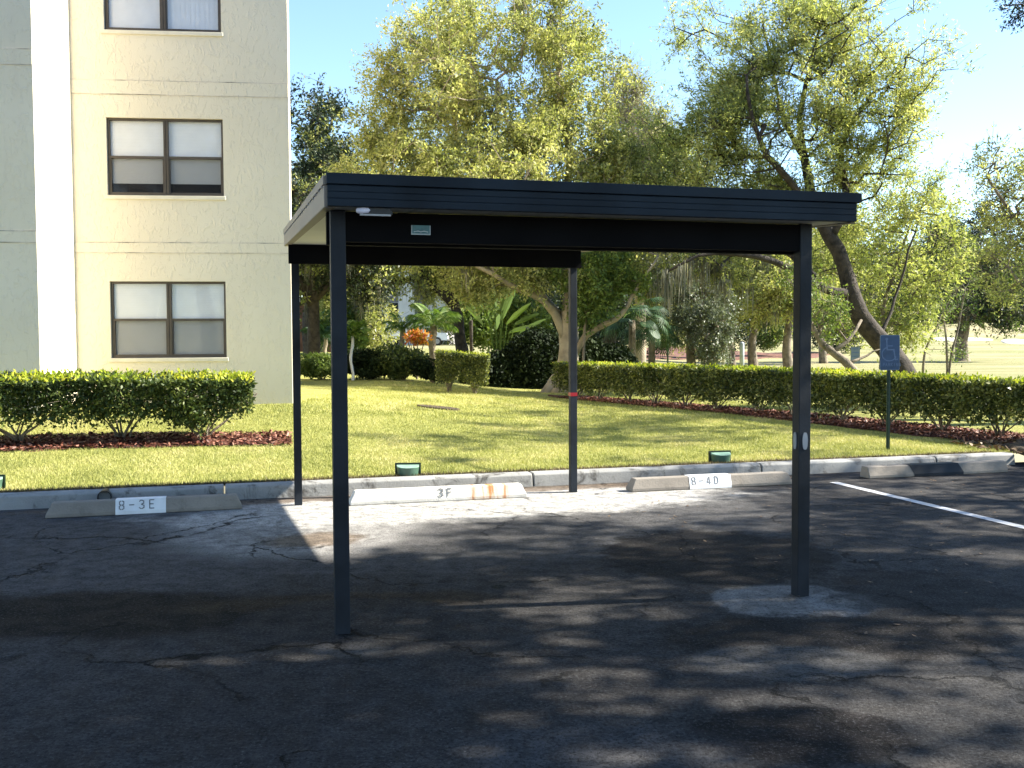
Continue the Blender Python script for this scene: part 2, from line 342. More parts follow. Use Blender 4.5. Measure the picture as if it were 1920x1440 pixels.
# ------------------------------------------------------------------ mesh helpers
class MB:
    def __init__(s): s.v = []; s.f = []
    def add(s, vs, fs):
        k = len(s.v); s.v += [tuple(p) for p in vs]; s.f += [tuple(i + k for i in f) for f in fs]; return s
    def box(s, a, b, fr=None):
        x0, y0, z0 = a; x1, y1, z1 = b
        vs = [Vector(p) for p in ((x0, y0, z0), (x1, y0, z0), (x1, y1, z0), (x0, y1, z0), (x0, y0, z1), (x1, y0, z1), (x1, y1, z1), (x0, y1, z1))]
        if fr: vs = [fr(p) for p in vs]
        return s.add(vs, [(0, 3, 2, 1), (4, 5, 6, 7), (0, 1, 5, 4), (1, 2, 6, 5), (2, 3, 7, 6), (3, 0, 4, 7)])
    def prism(s, prof, x0, x1, fr=None):
        """profile of (y,z) points (counter-clockwise seen from +x) swept along x"""
        n = len(prof); vs = [Vector((x0, y, z)) for y, z in prof] + [Vector((x1, y, z)) for y, z in prof]
        if fr: vs = [fr(p) for p in vs]
        return s.add(vs, [tuple(range(n))[::-1], tuple(range(n, 2 * n))] + [(i, (i + 1) % n, n + (i + 1) % n, n + i) for i in range(n)])
    def tube(s, pts, rad, n=10, cap=True, seed=0, wob=0):
        pts = [Vector(p) for p in pts]; rnd = random.Random(seed); rings = []
        ref = Vector((0, 0, 1))
        t0 = (pts[1] - pts[0]).normalized()
        if abs(t0.dot(ref)) > .9: ref = Vector((1, 0, 0))
        a = t0.cross(ref).normalized()
        for i, p in enumerate(pts):
            t = (pts[min(i + 1, len(pts) - 1)] - pts[max(i - 1, 0)]).normalized()
            a = (a - t * a.dot(t)).normalized(); b = t.cross(a)
            r = rad[i] if hasattr(rad, '__len__') else rad
            rings.append([p + (a * math.cos(2 * math.pi * k / n) + b * math.sin(2 * math.pi * k / n)) * r * (1 + wob * (rnd.random() - .5) * 2) for k in range(n)])
        vs = [q for r_ in rings for q in r_]
        fs = [(i * n + k, i * n + (k + 1) % n, (i + 1) * n + (k + 1) % n, (i + 1) * n + k) for i in range(len(pts) - 1) for k in range(n)]
        if cap: fs += [tuple(range(n))[::-1], tuple(range((len(pts) - 1) * n, len(pts) * n))]
        return s.add(vs, fs)
    def ribbon(s, pts, wdt, up, thick=.004):
        """flat raised stroke along pts on a face whose normal is up"""
        pts = [Vector(p) for p in pts]; up = Vector(up).normalized()
        for i in range(len(pts) - 1):
            d = (pts[i + 1] - pts[i]); l = d.length
            if l < 1e-6: continue
            d /= l; sd = d.cross(up) * wdt / 2
            a = pts[i] - d * wdt * .35; b = pts[i + 1] + d * wdt * .35; k = up * (thick + .0002 * (i % 3))
            s.add([a - sd, b - sd, b + sd, a + sd, a - sd + k, b - sd + k, b + sd + k, a + sd + k],
                  [(0, 3, 2, 1), (4, 5, 6, 7), (0, 1, 5, 4), (1, 2, 6, 5), (2, 3, 7, 6), (3, 0, 4, 7)])
        return s
    def build(s, name, mat, parent=None, smooth=False, bevel=0, loc=None):
        me = bpy.data.meshes.new(name); vs = s.v
        if loc is not None: vs = [(x - loc[0], y - loc[1], z - loc[2]) for x, y, z in vs]
        me.from_pydata(vs, [], s.f); me.validate(); me.update()
        if smooth: me.polygons.foreach_set('use_smooth', [True] * len(me.polygons))
        me.materials.append(M[mat] if isinstance(mat, str) else mat)
        o = bpy.data.objects.new(name, me); COL.objects.link(o)
        if loc is not None: o.location = loc
        if parent is not None:
            o.parent = parent
        if bevel:
            bm = o.modifiers.new('bevel', 'BEVEL'); bm.width = bevel; bm.segments = 2; bm.limit_method = 'ANGLE'
        return o
def np_mesh(name, verts, faces, mat, parent=None, k=None):
    """faces: (n,k) int array"""
    me = bpy.data.meshes.new(name); nf, k = faces.shape
    me.vertices.add(len(verts)); me.vertices.foreach_set('co', np.ascontiguousarray(verts, dtype=np.float32).ravel())
    me.loops.add(nf * k); me.loops.foreach_set('vertex_index', np.ascontiguousarray(faces, dtype=np.int32).ravel())
    me.polygons.add(nf); me.polygons.foreach_set('loop_start', np.arange(0, nf * k, k, dtype=np.int32))
    me.polygons.foreach_set('loop_total', np.full(nf, k, dtype=np.int32))
    me.update(calc_edges=True); me.materials.append(M[mat])
    o = bpy.data.objects.new(name, me); COL.objects.link(o)
    if parent is not None: o.parent = parent
    return o
def tag(o, label=None, cat=None, group=None, kind=None):
    if label: o['label'] = label
    if cat: o['category'] = cat
    if group: o['group'] = group
    if kind: o['kind'] = kind
    return o
def empty(name, loc, label, cat, group=None, rz=0):
    o = bpy.data.objects.new(name, None); COL.objects.link(o); o.location = loc; o.rotation_euler[2] = rz
    o.empty_display_size = .2
    return tag(o, label, cat, group)
def rel(parent, objs):
    """children were built in world space: shift their data so they sit under the thing's base"""
    inv = Matrix.Translation(parent.location) @ Matrix.Rotation(parent.rotation_euler[2], 4, 'Z')
    inv = inv.inverted()
    for o in objs:
        o.parent = parent; o.data.transform(inv)
def copy_thing(o, loc, rz, label=None, scale=None):
    c = o.copy(); COL.objects.link(c); c.location = loc; c.rotation_euler[2] = rz
    if scale: c.scale = scale
    if label: c['label'] = label
    for ch in list(o.children):
        d = ch.copy(); COL.objects.link(d); d.parent = c
        for g in ch.children:
            e = g.copy(); COL.objects.link(e); e.parent = d
    return c

# ------------------------------------------------------------------ foliage
def unit(v): return v / np.maximum(np.linalg.norm(v, axis=1, keepdims=True), 1e-9)
def leaves(name, P, size, mat, parent, rng, asp=.45, droop=0., bias=None, spread=.5):
    n = len(P)
    d = rng.normal(size=(n, 3)); d[:, 2] -= droop
    if bias is not None: d += bias
    d = unit(d); nn = rng.normal(size=(n, 3)); s = unit(np.cross(d, nn)); nrm = np.cross(s, d)
    l = size * rng.uniform(.55, 1.35, (n, 1)); wd = l * asp * .5
    mid = P + d * l * .45 + nrm * l * .08
    v = np.stack([P, mid + s * wd, P + d * l, mid - s * wd], 1).reshape(-1, 3)
    return np_mesh(name, v, np.arange(4 * n).reshape(n, 4), mat, parent)
def sticks(segs, name, mat, parent, n=4):
    """segs: array (m,8): p0 r0 p1 r1 -> tapered prisms, one mesh"""
    s = np.asarray(segs, float); p0, r0, p1, r1 = s[:, 0:3], s[:, 3:4], s[:, 4:7], s[:, 7:8]
    d = unit(p1 - p0); ref = np.where(np.abs(d[:, 2:3]) > .9, [[1., 0, 0]], [[0, 0, 1.]])
    a = unit(np.cross(d, ref)); b = np.cross(d, a)
    p1 = p1 + d * r1 * .6
    vs = []
    for (p, r) in ((p0, r0), (p1, r1)):
        for k in range(n):
            t = 2 * math.pi * k / n; vs.append(p + (a * math.cos(t) + b * math.sin(t)) * r)
    m = len(s); v = np.stack(vs, 1).reshape(-1, 3)
    base = (np.arange(m) * 2 * n)[:, None]
    f = np.concatenate([base + np.array([[k, (k + 1) % n, n + (k + 1) % n, n + k]]) for k in range(n)], 0)
    return np_mesh(name, v, f, mat, parent)
def smooth_line(pts, step=.35, seed=0, jit=0.03):
    """Catmull-Rom through (x,y,z,r)"""
    P = [np.array(p, float) for p in pts]; out = []; rng = np.random.RandomState(seed)
    for i in range(len(P) - 1):
        a = P[max(i - 1, 0)]; b = P[i]; c = P[i + 1]; d = P[min(i + 2, len(P) - 1)]
        m = max(2, int(np.linalg.norm((c - b)[:3]) / step))
        for k in range(m):
            t = k / m
            q = .5 * ((2 * b) + (-a + c) * t + (2 * a - 5 * b + 4 * c - d) * t * t + (-a + 3 * b - 3 * c + d) * t ** 3)
            q[3] = b[3] + (c[3] - b[3]) * t
            if i + k > 0: q[:3] += rng.normal(size=3) * jit
            out.append(q)
    out.append(P[-1]); return out
def tree(name, label, cat, base, limbs, blobs, nclu, nleaf, lsize, leafm, barkm='bark', group=None, seed=1, clr=.45,
         moss=0, mzmax=99, mxmax=99, droop=.2, asp=.45, tw=4, min_r=.006, bare=0, second=None, flat=.75, step=.5, pexp=.42):
    """limbs: lists of world (x,y,z,r); blobs: (x,y,z,rx,ry,rz,weight)"""
    rng = np.random.RandomState(seed)
    root = empty(name, Vector(base), label, cat, group)
    tb = MB(); nodes = []; prad = []
    for i, l in enumerate(limbs):
        q = smooth_line(l, .35, seed + i, .012 + .03 * l[0][3] * (i > 0))
        tb.tube([p[:3] for p in q], [p[3] for p in q], 12 if l[0][3] > .1 else 7, seed=seed + i, wob=.07)
        for p in q[len(q) // 3 if i == 0 else 1:]: nodes.append(p[:3]); prad.append(p[3])
    kids = [tb.build('trunk', barkm, None, smooth=True)]
    nodes = [np.array(p) for p in nodes]; nfix = len(nodes)
    parent = [-1] * nfix
    wsum = sum(b[6] for b in blobs); C = []
    for (x, y, z, rx, ry, rz, wt) in blobs:
        m = max(3, int(nclu * wt / wsum)); d = unit(rng.normal(size=(m, 3))) * (rng.uniform(.12, 1, (m, 1)) ** .45)
        sub = unit(rng.normal(size=(7, 3))) * rng.uniform(.75, 1.18, (7, 1)); k = rng.rand(m) < .62
        ds = sub[rng.randint(0, 7, m)] + unit(rng.normal(size=(m, 3))) * rng.uniform(.08, .42, (m, 1))
        d = np.where(k[:, None], ds, d * .92)
        C.append(np.array([x, y, z]) + d * np.array([rx, ry, rz]))
    C = np.concatenate(C)
    b0 = np.array(nodes).mean(0); order = np.argsort(np.linalg.norm(C - b0, axis=1))
    cost = [0.] * nfix; tips = []
    NA = np.zeros((nfix + len(C) * 14 + 10, 3)); NA[:nfix] = nodes; CA = np.zeros(len(NA)); cnt = nfix
    for ci in order:
        t = C[ci]; dv = NA[:cnt] - t
        sc = np.linalg.norm(dv, axis=1) + .12 * CA[:cnt] + .55 * np.maximum(dv[:, 2], 0)
        j = int(np.argmin(sc)); s = NA[j].copy(); dist = np.linalg.norm(t - s)
        k = min(12, max(1, int(dist / step))); prev = j
        side = rng.normal(size=3) * .13 * dist; side[2] = abs(side[2]) * .6
        for q in range(1, k + 1):
            f_ = q / k; p = s + (t - s) * f_ + side * math.sin(math.pi * f_) + (rng.normal(size=3) * .05 if q < k else 0)
            NA[cnt] = p; CA[cnt] = CA[prev] + np.linalg.norm(p - NA[prev]); parent.append(prev); prev = cnt; cnt += 1
        tips.append(prev)
    load = np.zeros(cnt)
    for t in tips: load[t] += 1
    for i in range(cnt - 1, nfix - 1, -1): load[parent[i]] += load[i]
    rr = np.maximum(min_r, min_r * 1.15 * np.maximum(load, 1) ** pexp)
    seg = []
    for i in range(nfix, cnt):
        p = parent[i]; r0 = rr[p] if p >= nfix else min(prad[p] * .8, rr[i] * 1.25)
        r0 = min(r0, rr[i] * 1.6)
        seg.append(np.concatenate([NA[p], [r0], NA[i], [rr[i]]]))
    tipd = np.zeros((len(C), 3))
    for q_, ci in enumerate(order): tipd[ci] = NA[tips[q_]] - NA[parent[tips[q_]]]
    tipd = unit(tipd)
    ntw = len(C) * max(tw, 6)
    ti = rng.randint(0, len(C), ntw)
    td = unit(tipd[ti] * .8 + rng.normal(size=(ntw, 3)) * .75 + np.array([0, 0, .25 - droop]))
    tl = clr * rng.uniform(.6, 2.1, (ntw, 1)); ta = C[ti] + rng.normal(size=(ntw, 3)) * clr * .25
    te = ta + td * tl
    show = slice(0, len(C) * tw)
    ts = np.concatenate([ta, np.full((ntw, 1), min_r * .6), te, np.full((ntw, 1), min_r * .25)], 1)[show]
    if len(ts): seg = np.concatenate([np.array(seg), ts])
    kids.append(sticks(seg, 'branches', barkm if barkm != 'bark_pale' else 'twig', None, 5))
    alive = (rng.rand(len(C)) >= bare); tsel = np.nonzero(alive[ti])[0]
    li = tsel[rng.randint(0, len(tsel), nleaf)]
    tt = rng.uniform(.1, 1.02, (nleaf, 1))
    P = ta[li] + (te - ta)[li] * tt + rng.normal(size=(nleaf, 3)) * (.10 * clr + .018)
    lbias = td[li] * .9
    if second:
        mat2, fr = second
        msk = rng.rand(len(C))[ti[li]] < fr
        kids.append(leaves('foliage', P[~msk], lsize, leafm, None, rng, asp, droop, lbias[~msk]))
        kids.append(leaves('foliage', P[msk], lsize, mat2, None, rng, asp, droop, lbias[msk]))
    else: kids.append(leaves('foliage', P, lsize, leafm, None, rng, asp, droop, lbias))
    if moss:
        low = np.concatenate([NA[nfix:cnt], np.array(nodes)[nfix // 3:]]); low = low[(low[:, 2] < mzmax) & (low[:, 0] < mxmax)]; mi = low[rng.randint(0, len(low), moss)]
        kids.append(moss_mesh(mi, rng))
    rel(root, kids)
    return root
def moss_mesh(pts, rng, per=26, lmax=1.3):
    n = len(pts) * per; P = np.repeat(pts, per, 0) + rng.normal(size=(n, 3)) * np.array([.09, .09, .04])
    ln = rng.uniform(.2, lmax, (n, 1)) * np.repeat(rng.uniform(.4, 1, (len(pts), 1)), per, 0)
    a = rng.uniform(0, 6.28, n); s = np.stack([np.cos(a), np.sin(a), 0 * a], 1) * .014
    o1 = rng.normal(size=(n, 3)) * .03; o1[:, 2] = 0
    m = P + np.array([0, 0, -.5]) * ln + o1; e = P + np.array([0, 0, -1.]) * ln + o1 * 1.5
    v = np.stack([P - s, P + s, m + s * .8, e, m - s * .8], 1).reshape(-1, 3)
    return tag(np_mesh('moss', v, np.arange(5 * n).reshape(n, 5), 'moss'), kind='stuff')
def pl(Y, *pts):
    """limb given as (px, py, dY, radius) seen in the photo, at distance Y"""
    return [tuple(at(x, y, Y + d)) + (r,) for x, y, d, r in pts]
def bl(Y, *bs):
    out = []
    for (x, y, rx, ry, dy, wt) in bs:
        c = at(x, y, Y + dy); s = (Y + dy) / F
        out.append((c.x, c.y, c.z, rx * s, min(rx, ry) * s * 1.1, ry * s, wt))
    return out

# ================================================================== SETTING
def grid_obj(name, us, vs, zf, mat, kind='structure'):
    us = np.asarray(us); vs = np.asarray(vs); uu, vv = np.meshgrid(us, vs)
    x = O.x + uu * U.x + vv * V.x; y = O.y + uu * U.y + vv * V.y; z = zf(x, y)
    v = np.stack([x, y, z], 2).reshape(-1, 3); nu = len(us); i = np.arange(len(vs) - 1)[:, None] * nu + np.arange(nu - 1)[None]
    f = np.stack([i, i + 1, i + nu + 1, i + nu], 2).reshape(-1, 4)
    o = np_mesh(name, v, f, mat); o.data.polygons.foreach_set('use_smooth', [True] * len(o.data.polygons))
    return tag(o, kind=kind)
us = np.concatenate([np.linspace(-140, -8, 40), np.linspace(-7.5, 12, 90), np.linspace(13, 170, 70)])
vs = np.concatenate([np.linspace(4.79, 14, 70), np.linspace(14.5, 60, 60), np.linspace(62, 150, 60), np.linspace(155, 420, 12)])
grid_obj('lawn', us, vs, H, 'lawn')
tag(MB().add([L(-140, -60, 0), L(170, -60, 0), L(170, 4.8, 0), L(-140, 4.8, 0)], [(0, 1, 2, 3)]).build('asphalt_lot', 'asphalt'), kind='structure')

def fr_uv(p): return L(p.x, p.y, p.z)
# kerb
kb = MB(); prof = [(4.60, -.05), (4.80, -.05), (4.80, .125), (4.785, .135), (4.655, .135), (4.625, .115)]
cuts = [-30, -18, -12.8, -6.7, -3.7, -.66, 2.39, 5.0, 7.25, 8.35]
for a, b in zip(cuts[:-1], cuts[1:]): kb.prism(prof, a + .008, b - .008, fr_uv)
tag(kb.build('kerb', 'kerb', bevel=.012), kind='structure')
# painted stall line
ln = MB(); ln.add([L(5.42, 3.96, .004), L(5.42, -6, .004), L(5.52, -6, .004), L(5.52, 3.96, .004)], [(0, 1, 2, 3)])
tag(ln.build('parking_line', 'line'), kind='structure')

# mulch beds (draped sheets) and chips
def strip(name, c0, c1, wa, wb, mat, lift=.02, n=60, kind='structure', seed=3):
    rng = np.random.RandomState(seed); vs = []; nf = 7
    c0 = Vector(c0); c1 = Vector(c1); d = (c1 - c0).normalized(); s = Vector((d.y, -d.x, 0))
    for i in range(n + 1):
        t = i / n; c = c0.lerp(c1, t)
        end = min(1, (i + .2) / 3, (n - i + .2) / 3)
        fa = wa(t) * end * (1 + .12 * rng.normal()); fb = wb(t) * end * (1 + .12 * rng.normal())
        for k in range(nf):
            q = c + s * (fa * (1 - k / (nf - 1)) - fb * k / (nf - 1))
            edge = 0 if k in (0, nf - 1) else 1
            vs.append((q.x, q.y, h1(q.x, q.y) + (lift if edge else -.01)))
    f = [(i * nf + k, (i + 1) * nf + k, (i + 1) * nf + k + 1, i * nf + k + 1) for i in range(n) for k in range(nf - 1)]
    return tag(MB().add(vs, f).build(name, mat, smooth=True), kind=kind)
HL0 = L(-6.6, 7.55); HL1 = L(-.36, 7.55)                        # left hedge line
HRa = Vector((1.22, 22.6, 0)); HRb = Vector((7.9, 11.6, 0))        # right hedge line
strip('mulch_bed', L(-9, 7.5), L(.1, 7.5), lambda t: .48 - .25 * max(0, t - .8) * 3, lambda t: .40, 'mulch')
wr = lambda t: .34 + 1.0 * t * t
strip('mulch_bed', HRa + (HRa - HRb).normalized() * .7, HRb + (HRb - HRa).normalized() * 3, wr, lambda t: .5, 'mulch', .03)
strip('leafy_dirt', L(8.4, 4.4), L(16, 3.9), lambda t: .5 + .6 * t, lambda t: 1.3, 'dirt', .06)
def chips(name, mat, label, fn, n, size, seed, asp=.35):
    rng = np.random.RandomState(seed); P = fn(rng, n); P = P[:n]
    z = H(P[:, 0], P[:, 1]); P = np.column_stack([P[:, 0], P[:, 1], z + rng.uniform(.025, .05, len(P))])
    d = rng.normal(size=(len(P), 3)); d[:, 2] *= .35; d = unit(d); nn = np.tile([[0, 0, 1.]], (len(P), 1)) + rng.normal(size=(len(P), 3)) * .4
    s = unit(np.cross(d, nn)); l = size * rng.uniform(.5, 1.6, (len(P), 1))
    v = np.stack([P - d * l / 2 - s * l * asp / 2, P + d * l / 2 - s * l * asp / 2, P + d * l / 2 + s * l * asp / 2, P - d * l / 2 + s * l * asp / 2], 1).reshape(-1, 3)
    o = np_mesh(name, v, np.arange(4 * len(P)).reshape(-1, 4), mat); return tag(o, label, 'ground cover', kind='stuff')
def strip_pts(c0, c1, a, b):
    c0 = np.array(c0[:2]); c1 = np.array(c1[:2]); d = (c1 - c0) / np.linalg.norm(c1 - c0); s = np.array([d[1], -d[0]])
    def fn(rng, n):
        t = rng.rand(n) ** .8; w_ = rng.uniform(-1, 1, n); off = np.where(w_ > 0, w_ * a(t), w_ * b(t))
        return c0 + np.outer(t, c1 - c0) + np.outer(off, s)
    return fn
chips('mulch_chips', 'mulch_chips', 'red bark chips under the left hedge', strip_pts(L(-7, 7.5), L(.1, 7.5), lambda t: .44 + 0 * t, lambda t: .38 + 0 * t), 8000, .045, 5)
chips('mulch_chips', 'mulch_chips', 'red bark chips under the long right hedge', strip_pts(HRa, HRb + (HRb - HRa).normalized() * 2, lambda t: .32 + .95 * t * t, lambda t: .45 + 0 * t), 22000, .05, 6)
chips('fallen_leaves', 'litter', 'brown fallen leaves beyond the kerb end', strip_pts(L(8.3, 4.6), L(13, 4.4), lambda t: .9 + .8 * t, lambda t: 1.2 + 0 * t), 5000, .06, 7, .5)
def lit(rng, n):
    u = rng.uniform(2.5, 9, n); v = rng.uniform(-3, 4.5, n); return np.column_stack([O.x + u * U.x + v * V.x, O.y + u * U.y + v * V.y])
rngL = np.random.RandomState(8); q = lit(rngL, 420); aa = rngL.uniform(0, 6.28, 420); ss = rngL.uniform(.006, .016, 420)
vv_ = []
for (x, y), a_, s_ in zip(q, aa, ss):
    for k in range(4):
        r_ = s_ * (1.6 if k % 2 == 0 else .7); vv_.append((x + r_ * math.cos(a_ + k * 1.57), y + r_ * math.sin(a_ + k * 1.57), .006 + .006 * (k == 0)))
tag(np_mesh('fallen_leaves', np.array(vv_), np.arange(len(vv_)).reshape(-1, 4), 'litter'), 'small dry leaves scattered on the asphalt by the stalls', 'ground cover', kind='stuff')

# draped ground patches far off
def patch(name, px, py, rpx, rpy, mat, lift=.05, n=28, wob=.15, seed=0, kind='structure'):
    rnd = random.Random(seed); vs = []; ph = [rnd.uniform(-1, 1) for _ in range(6)]
    for r_ in (0, .5, .9, 1):
        for k in range(n if r_ else 1):
            a = 2 * math.pi * k / n; w_ = 1 + wob * (ph[0] * math.sin(2 * a) + ph[1] * math.cos(3 * a + ph[2]) + .5 * ph[3] * math.sin(5 * a))
            g = ground(px + rpx * r_ * w_ * math.cos(a), py + rpy * r_ * w_ * math.sin(a))
            vs.append((g.x, g.y, g.z + (lift if r_ < 1 else -.02)))
    f = [(0, 1 + k, 1 + (k + 1) % n) for k in range(n)]
    for j in range(2): f += [(1 + j * n + k, 1 + (j + 1) * n + k, 1 + (j + 1) * n + (k + 1) % n, 1 + j * n + (k + 1) % n) for k in range(n)]
    return tag(MB().add(vs, f).build(name, mat, smooth=True), kind=kind)
patch('mulch_bed', 1290, 664, 150, 12, 'mulch_far', .05, seed=2)
patch('mulch_bed', 1470, 667, 90, 5, 'mulch_far', .05, seed=4)
patch('bunker', 1800, 637, 60, 3, 'sand', .08, seed=5)
patch('bunker', 1905, 641, 30, 4, 'sand', .08, seed=6)

# ------------------------------------------------------------------ grass blades
def blades(name, n, f_pts, hgt, wid, mat, seed, label, up=1.):
    rng = np.random.RandomState(seed); P = f_pts(rng, n); n = len(P)
    z = H(P[:, 0], P[:, 1]); P = np.column_stack([P, z - .005])
    h = hgt * rng.uniform(.5, 1.3, (n, 1)); a = rng.uniform(0, 6.28, n); s = np.column_stack([np.cos(a), np.sin(a), 0 * a]) * wid * rng.uniform(.6, 1.3, (n, 1))
    lean = rng.normal(size=(n, 3)) * .55; lean[:, 2] = up; tip = P + unit(lean) * h
    v = np.stack([P - s, P + s, tip], 1).reshape(-1, 3)
    return tag(np_mesh(name, v, np.arange(3 * n).reshape(-1, 3), mat), label, 'grass', kind='stuff')
c0n = np.array(HRa[:2]); c1n = np.array(HRb[:2]); dn = (c1n - c0n) / np.linalg.norm(c1n - c0n)
def lawn_pts(v0, v1, pw):
    def fn(rng, n):
        v = v0 + (v1 - v0) * rng.rand(n) ** pw; u = rng.uniform(-6.5, 9.2, n)
        x = O.x + u * U.x + v * V.x; y = O.y + u * U.y + v * V.y
        k = (np.abs(x) < .53 * y + .3)
        bed = (u < .1) & (v > 7.08) & (v < 7.9)
        rel_ = np.column_stack([x, y]) - c0n; t = rel_ @ dn / np.linalg.norm(c1n - c0n); off = rel_ @ np.array([dn[1], -dn[0]])
        bed2 = (off < .30 + 1.0 * np.clip(t, 0, 2) ** 2) & (off > -.45)
        bld = (x < -3.4) & (y > 15.4)
        k &= ~bed & ~bed2 & ~bld & ~((off < 0) & (t > .2) & (t < 1.5) & (off < -3))
        return np.column_stack([x, y])[k]
    return fn
blades('grass', 240000, lawn_pts(4.82, 9.5, 1.25), .040, .0036, 'grass', 11, 'short clipped lawn grass between the kerb and the hedges')
blades('grass', 170000, lawn_pts(9.5, 19, 1.2), .045, .0055, 'grass', 12, 'short clipped lawn grass sloping up past the building corner')
def edge_pts(rng, n):
    u = rng.uniform(-7, 8.2, n); v = 4.79 + np.abs(rng.normal(size=n)) * .06
    return np.column_stack([O.x + u * U.x + v * V.x, O.y + u * U.y + v * V.y])
blades('dead_grass', 42000, edge_pts, .055, .005, 'deadgrass', 13, 'brown dead grass fringe along the back of the kerb', .5)

# ================================================================== BUILDING
BA = R(5.9); BR = Vector((math.cos(BA), math.sin(BA), 0)); BN = Vector((math.sin(BA), -math.cos(BA), 0))  # right, outward normal
d_ = ray(548, 700); C0 = Vector((d_.x, d_.y, 0)) * (15.6 / d_.y)
def fac(px, py):
    d = ray(px, py); o = Vector((0, 0, CH)); t = (C0 - o).dot(BN) / d.dot(BN); p = o + d * t
    return (p - C0).dot(BR), p.z
def B(a, n, z): return C0 + BR * a + BN * n + Vector((0, 0, z))          # a: right of corner, n: out of the wall
def fB(p): return B(p.x, p.y, p.z)
aI = fac(141, 500)[0]
lo, hi = .1, 4.
for _ in range(40):
    s_ = (lo + hi) / 2; p = B(aI, s_, 0)
    if p.x / p.y > (75 - 960) / F - .0 * s_: lo = s_
    else: hi = s_
SW = s_                                                                # how far the wing stands forward
bld = empty('apartment_building', B(0, 0, .3), 'cream stucco apartment block with stacked double windows beyond the left hedge', 'building')
kids = []
TOP = 11.9
win = [fac(206, 525)[1], fac(203, 220)[1]]; wa0, wb = fac(207, 600); wa1 = fac(424, 600)[0]
zs = []
for (yt, yb) in ((527, 671), (222, 367)): zs.append((fac(314, yb)[1], fac(314, yt)[1]))
fl = zs[1][0] - zs[0][0]; hgt = (zs[0][1] - zs[0][0] + zs[1][1] - zs[1][0]) / 2
zs = [(zs[0][0] + fl * i, zs[0][0] + fl * i + hgt) for i in range(4)]
wl = MB(); REC = -.09
zcuts = [-.3]
for a, b in zs: zcuts += [a, b]
zcuts.append(TOP)
def rect(a0, a1, z0, z1, n=0.): wl.add([B(a0, n, z0), B(a1, n, z0), B(a1, n, z1), B(a0, n, z1)], [(0, 1, 2, 3)])
for i in range(len(zcuts) - 1):
    z0, z1 = zcuts[i], zcuts[i + 1]; isw = i % 2 == 1
    if isw: rect(aI, wa0, z0, z1); rect(wa1, 0, z0, z1)
    else: rect(aI, 0, z0, z1)
for z0, z1 in zs:                                                     # reveals
    for (p, q) in (((wa0, z0), (wa0, z1)), ((wa0, z1), (wa1, z1)), ((wa1, z1), (wa1, z0)), ((wa1, z0), (wa0, z0))):
        wl.add([B(p[0], 0, p[1]), B(q[0], 0, q[1]), B(q[0], REC - .05, q[1]), B(p[0], REC - .05, p[1])], [(0, 1, 2, 3)])
wl.add([B(aI, 0, -.3), B(aI, 0, TOP), B(aI, SW, TOP), B(aI, SW, -.3)], [(0, 1, 2, 3)])      # sunlit return wall
wl.add([B(aI, SW, -.3), B(aI, SW, TOP), B(aI - 9, SW, TOP), B(aI - 9, SW, -.3)], [(0, 1, 2, 3)])
BK = -2.2
wl.add([B(0, 0, -.3), B(0, -.22, -.3), B(0, -.22, TOP), B(0, 0, TOP)], [(0, 1, 2, 3)])
wl.add([B(0, -.22, -.3), B(BK, -13, -.3), B(BK, -13, TOP), B(0, -.22, TOP)], [(0, 1, 2, 3)])
wl.add([B(BK, -13, -.3), B(aI - 9, -13, -.3), B(aI - 9, -13, TOP), B(BK, -13, TOP)], [(0, 1, 2, 3)])
wl.add([B(aI - 9, -13, -.3), B(aI - 9, SW, -.3), B(aI - 9, SW, TOP), B(aI - 9, -13, TOP)], [(0, 1, 2, 3)])
wall = wl.build('wall', 'stucco'); kids.append(wall)
rf = MB(); rf.add([B(0.1, .1, TOP), B(0.1, -.3, TOP), B(BK + .1, -13.1, TOP), B(aI - 9.1, -13.1, TOP), B(aI - 9.1, SW + .1, TOP), B(aI + .1, SW + .1, TOP), B(aI + .1, .1, TOP)],
                  [(0, 1, 2, 3, 4, 5, 6)]); rf.box((aI, -.02, TOP), (0.1, .12, TOP + .3), fB); kids.append(rf.build('roof', 'beige'))
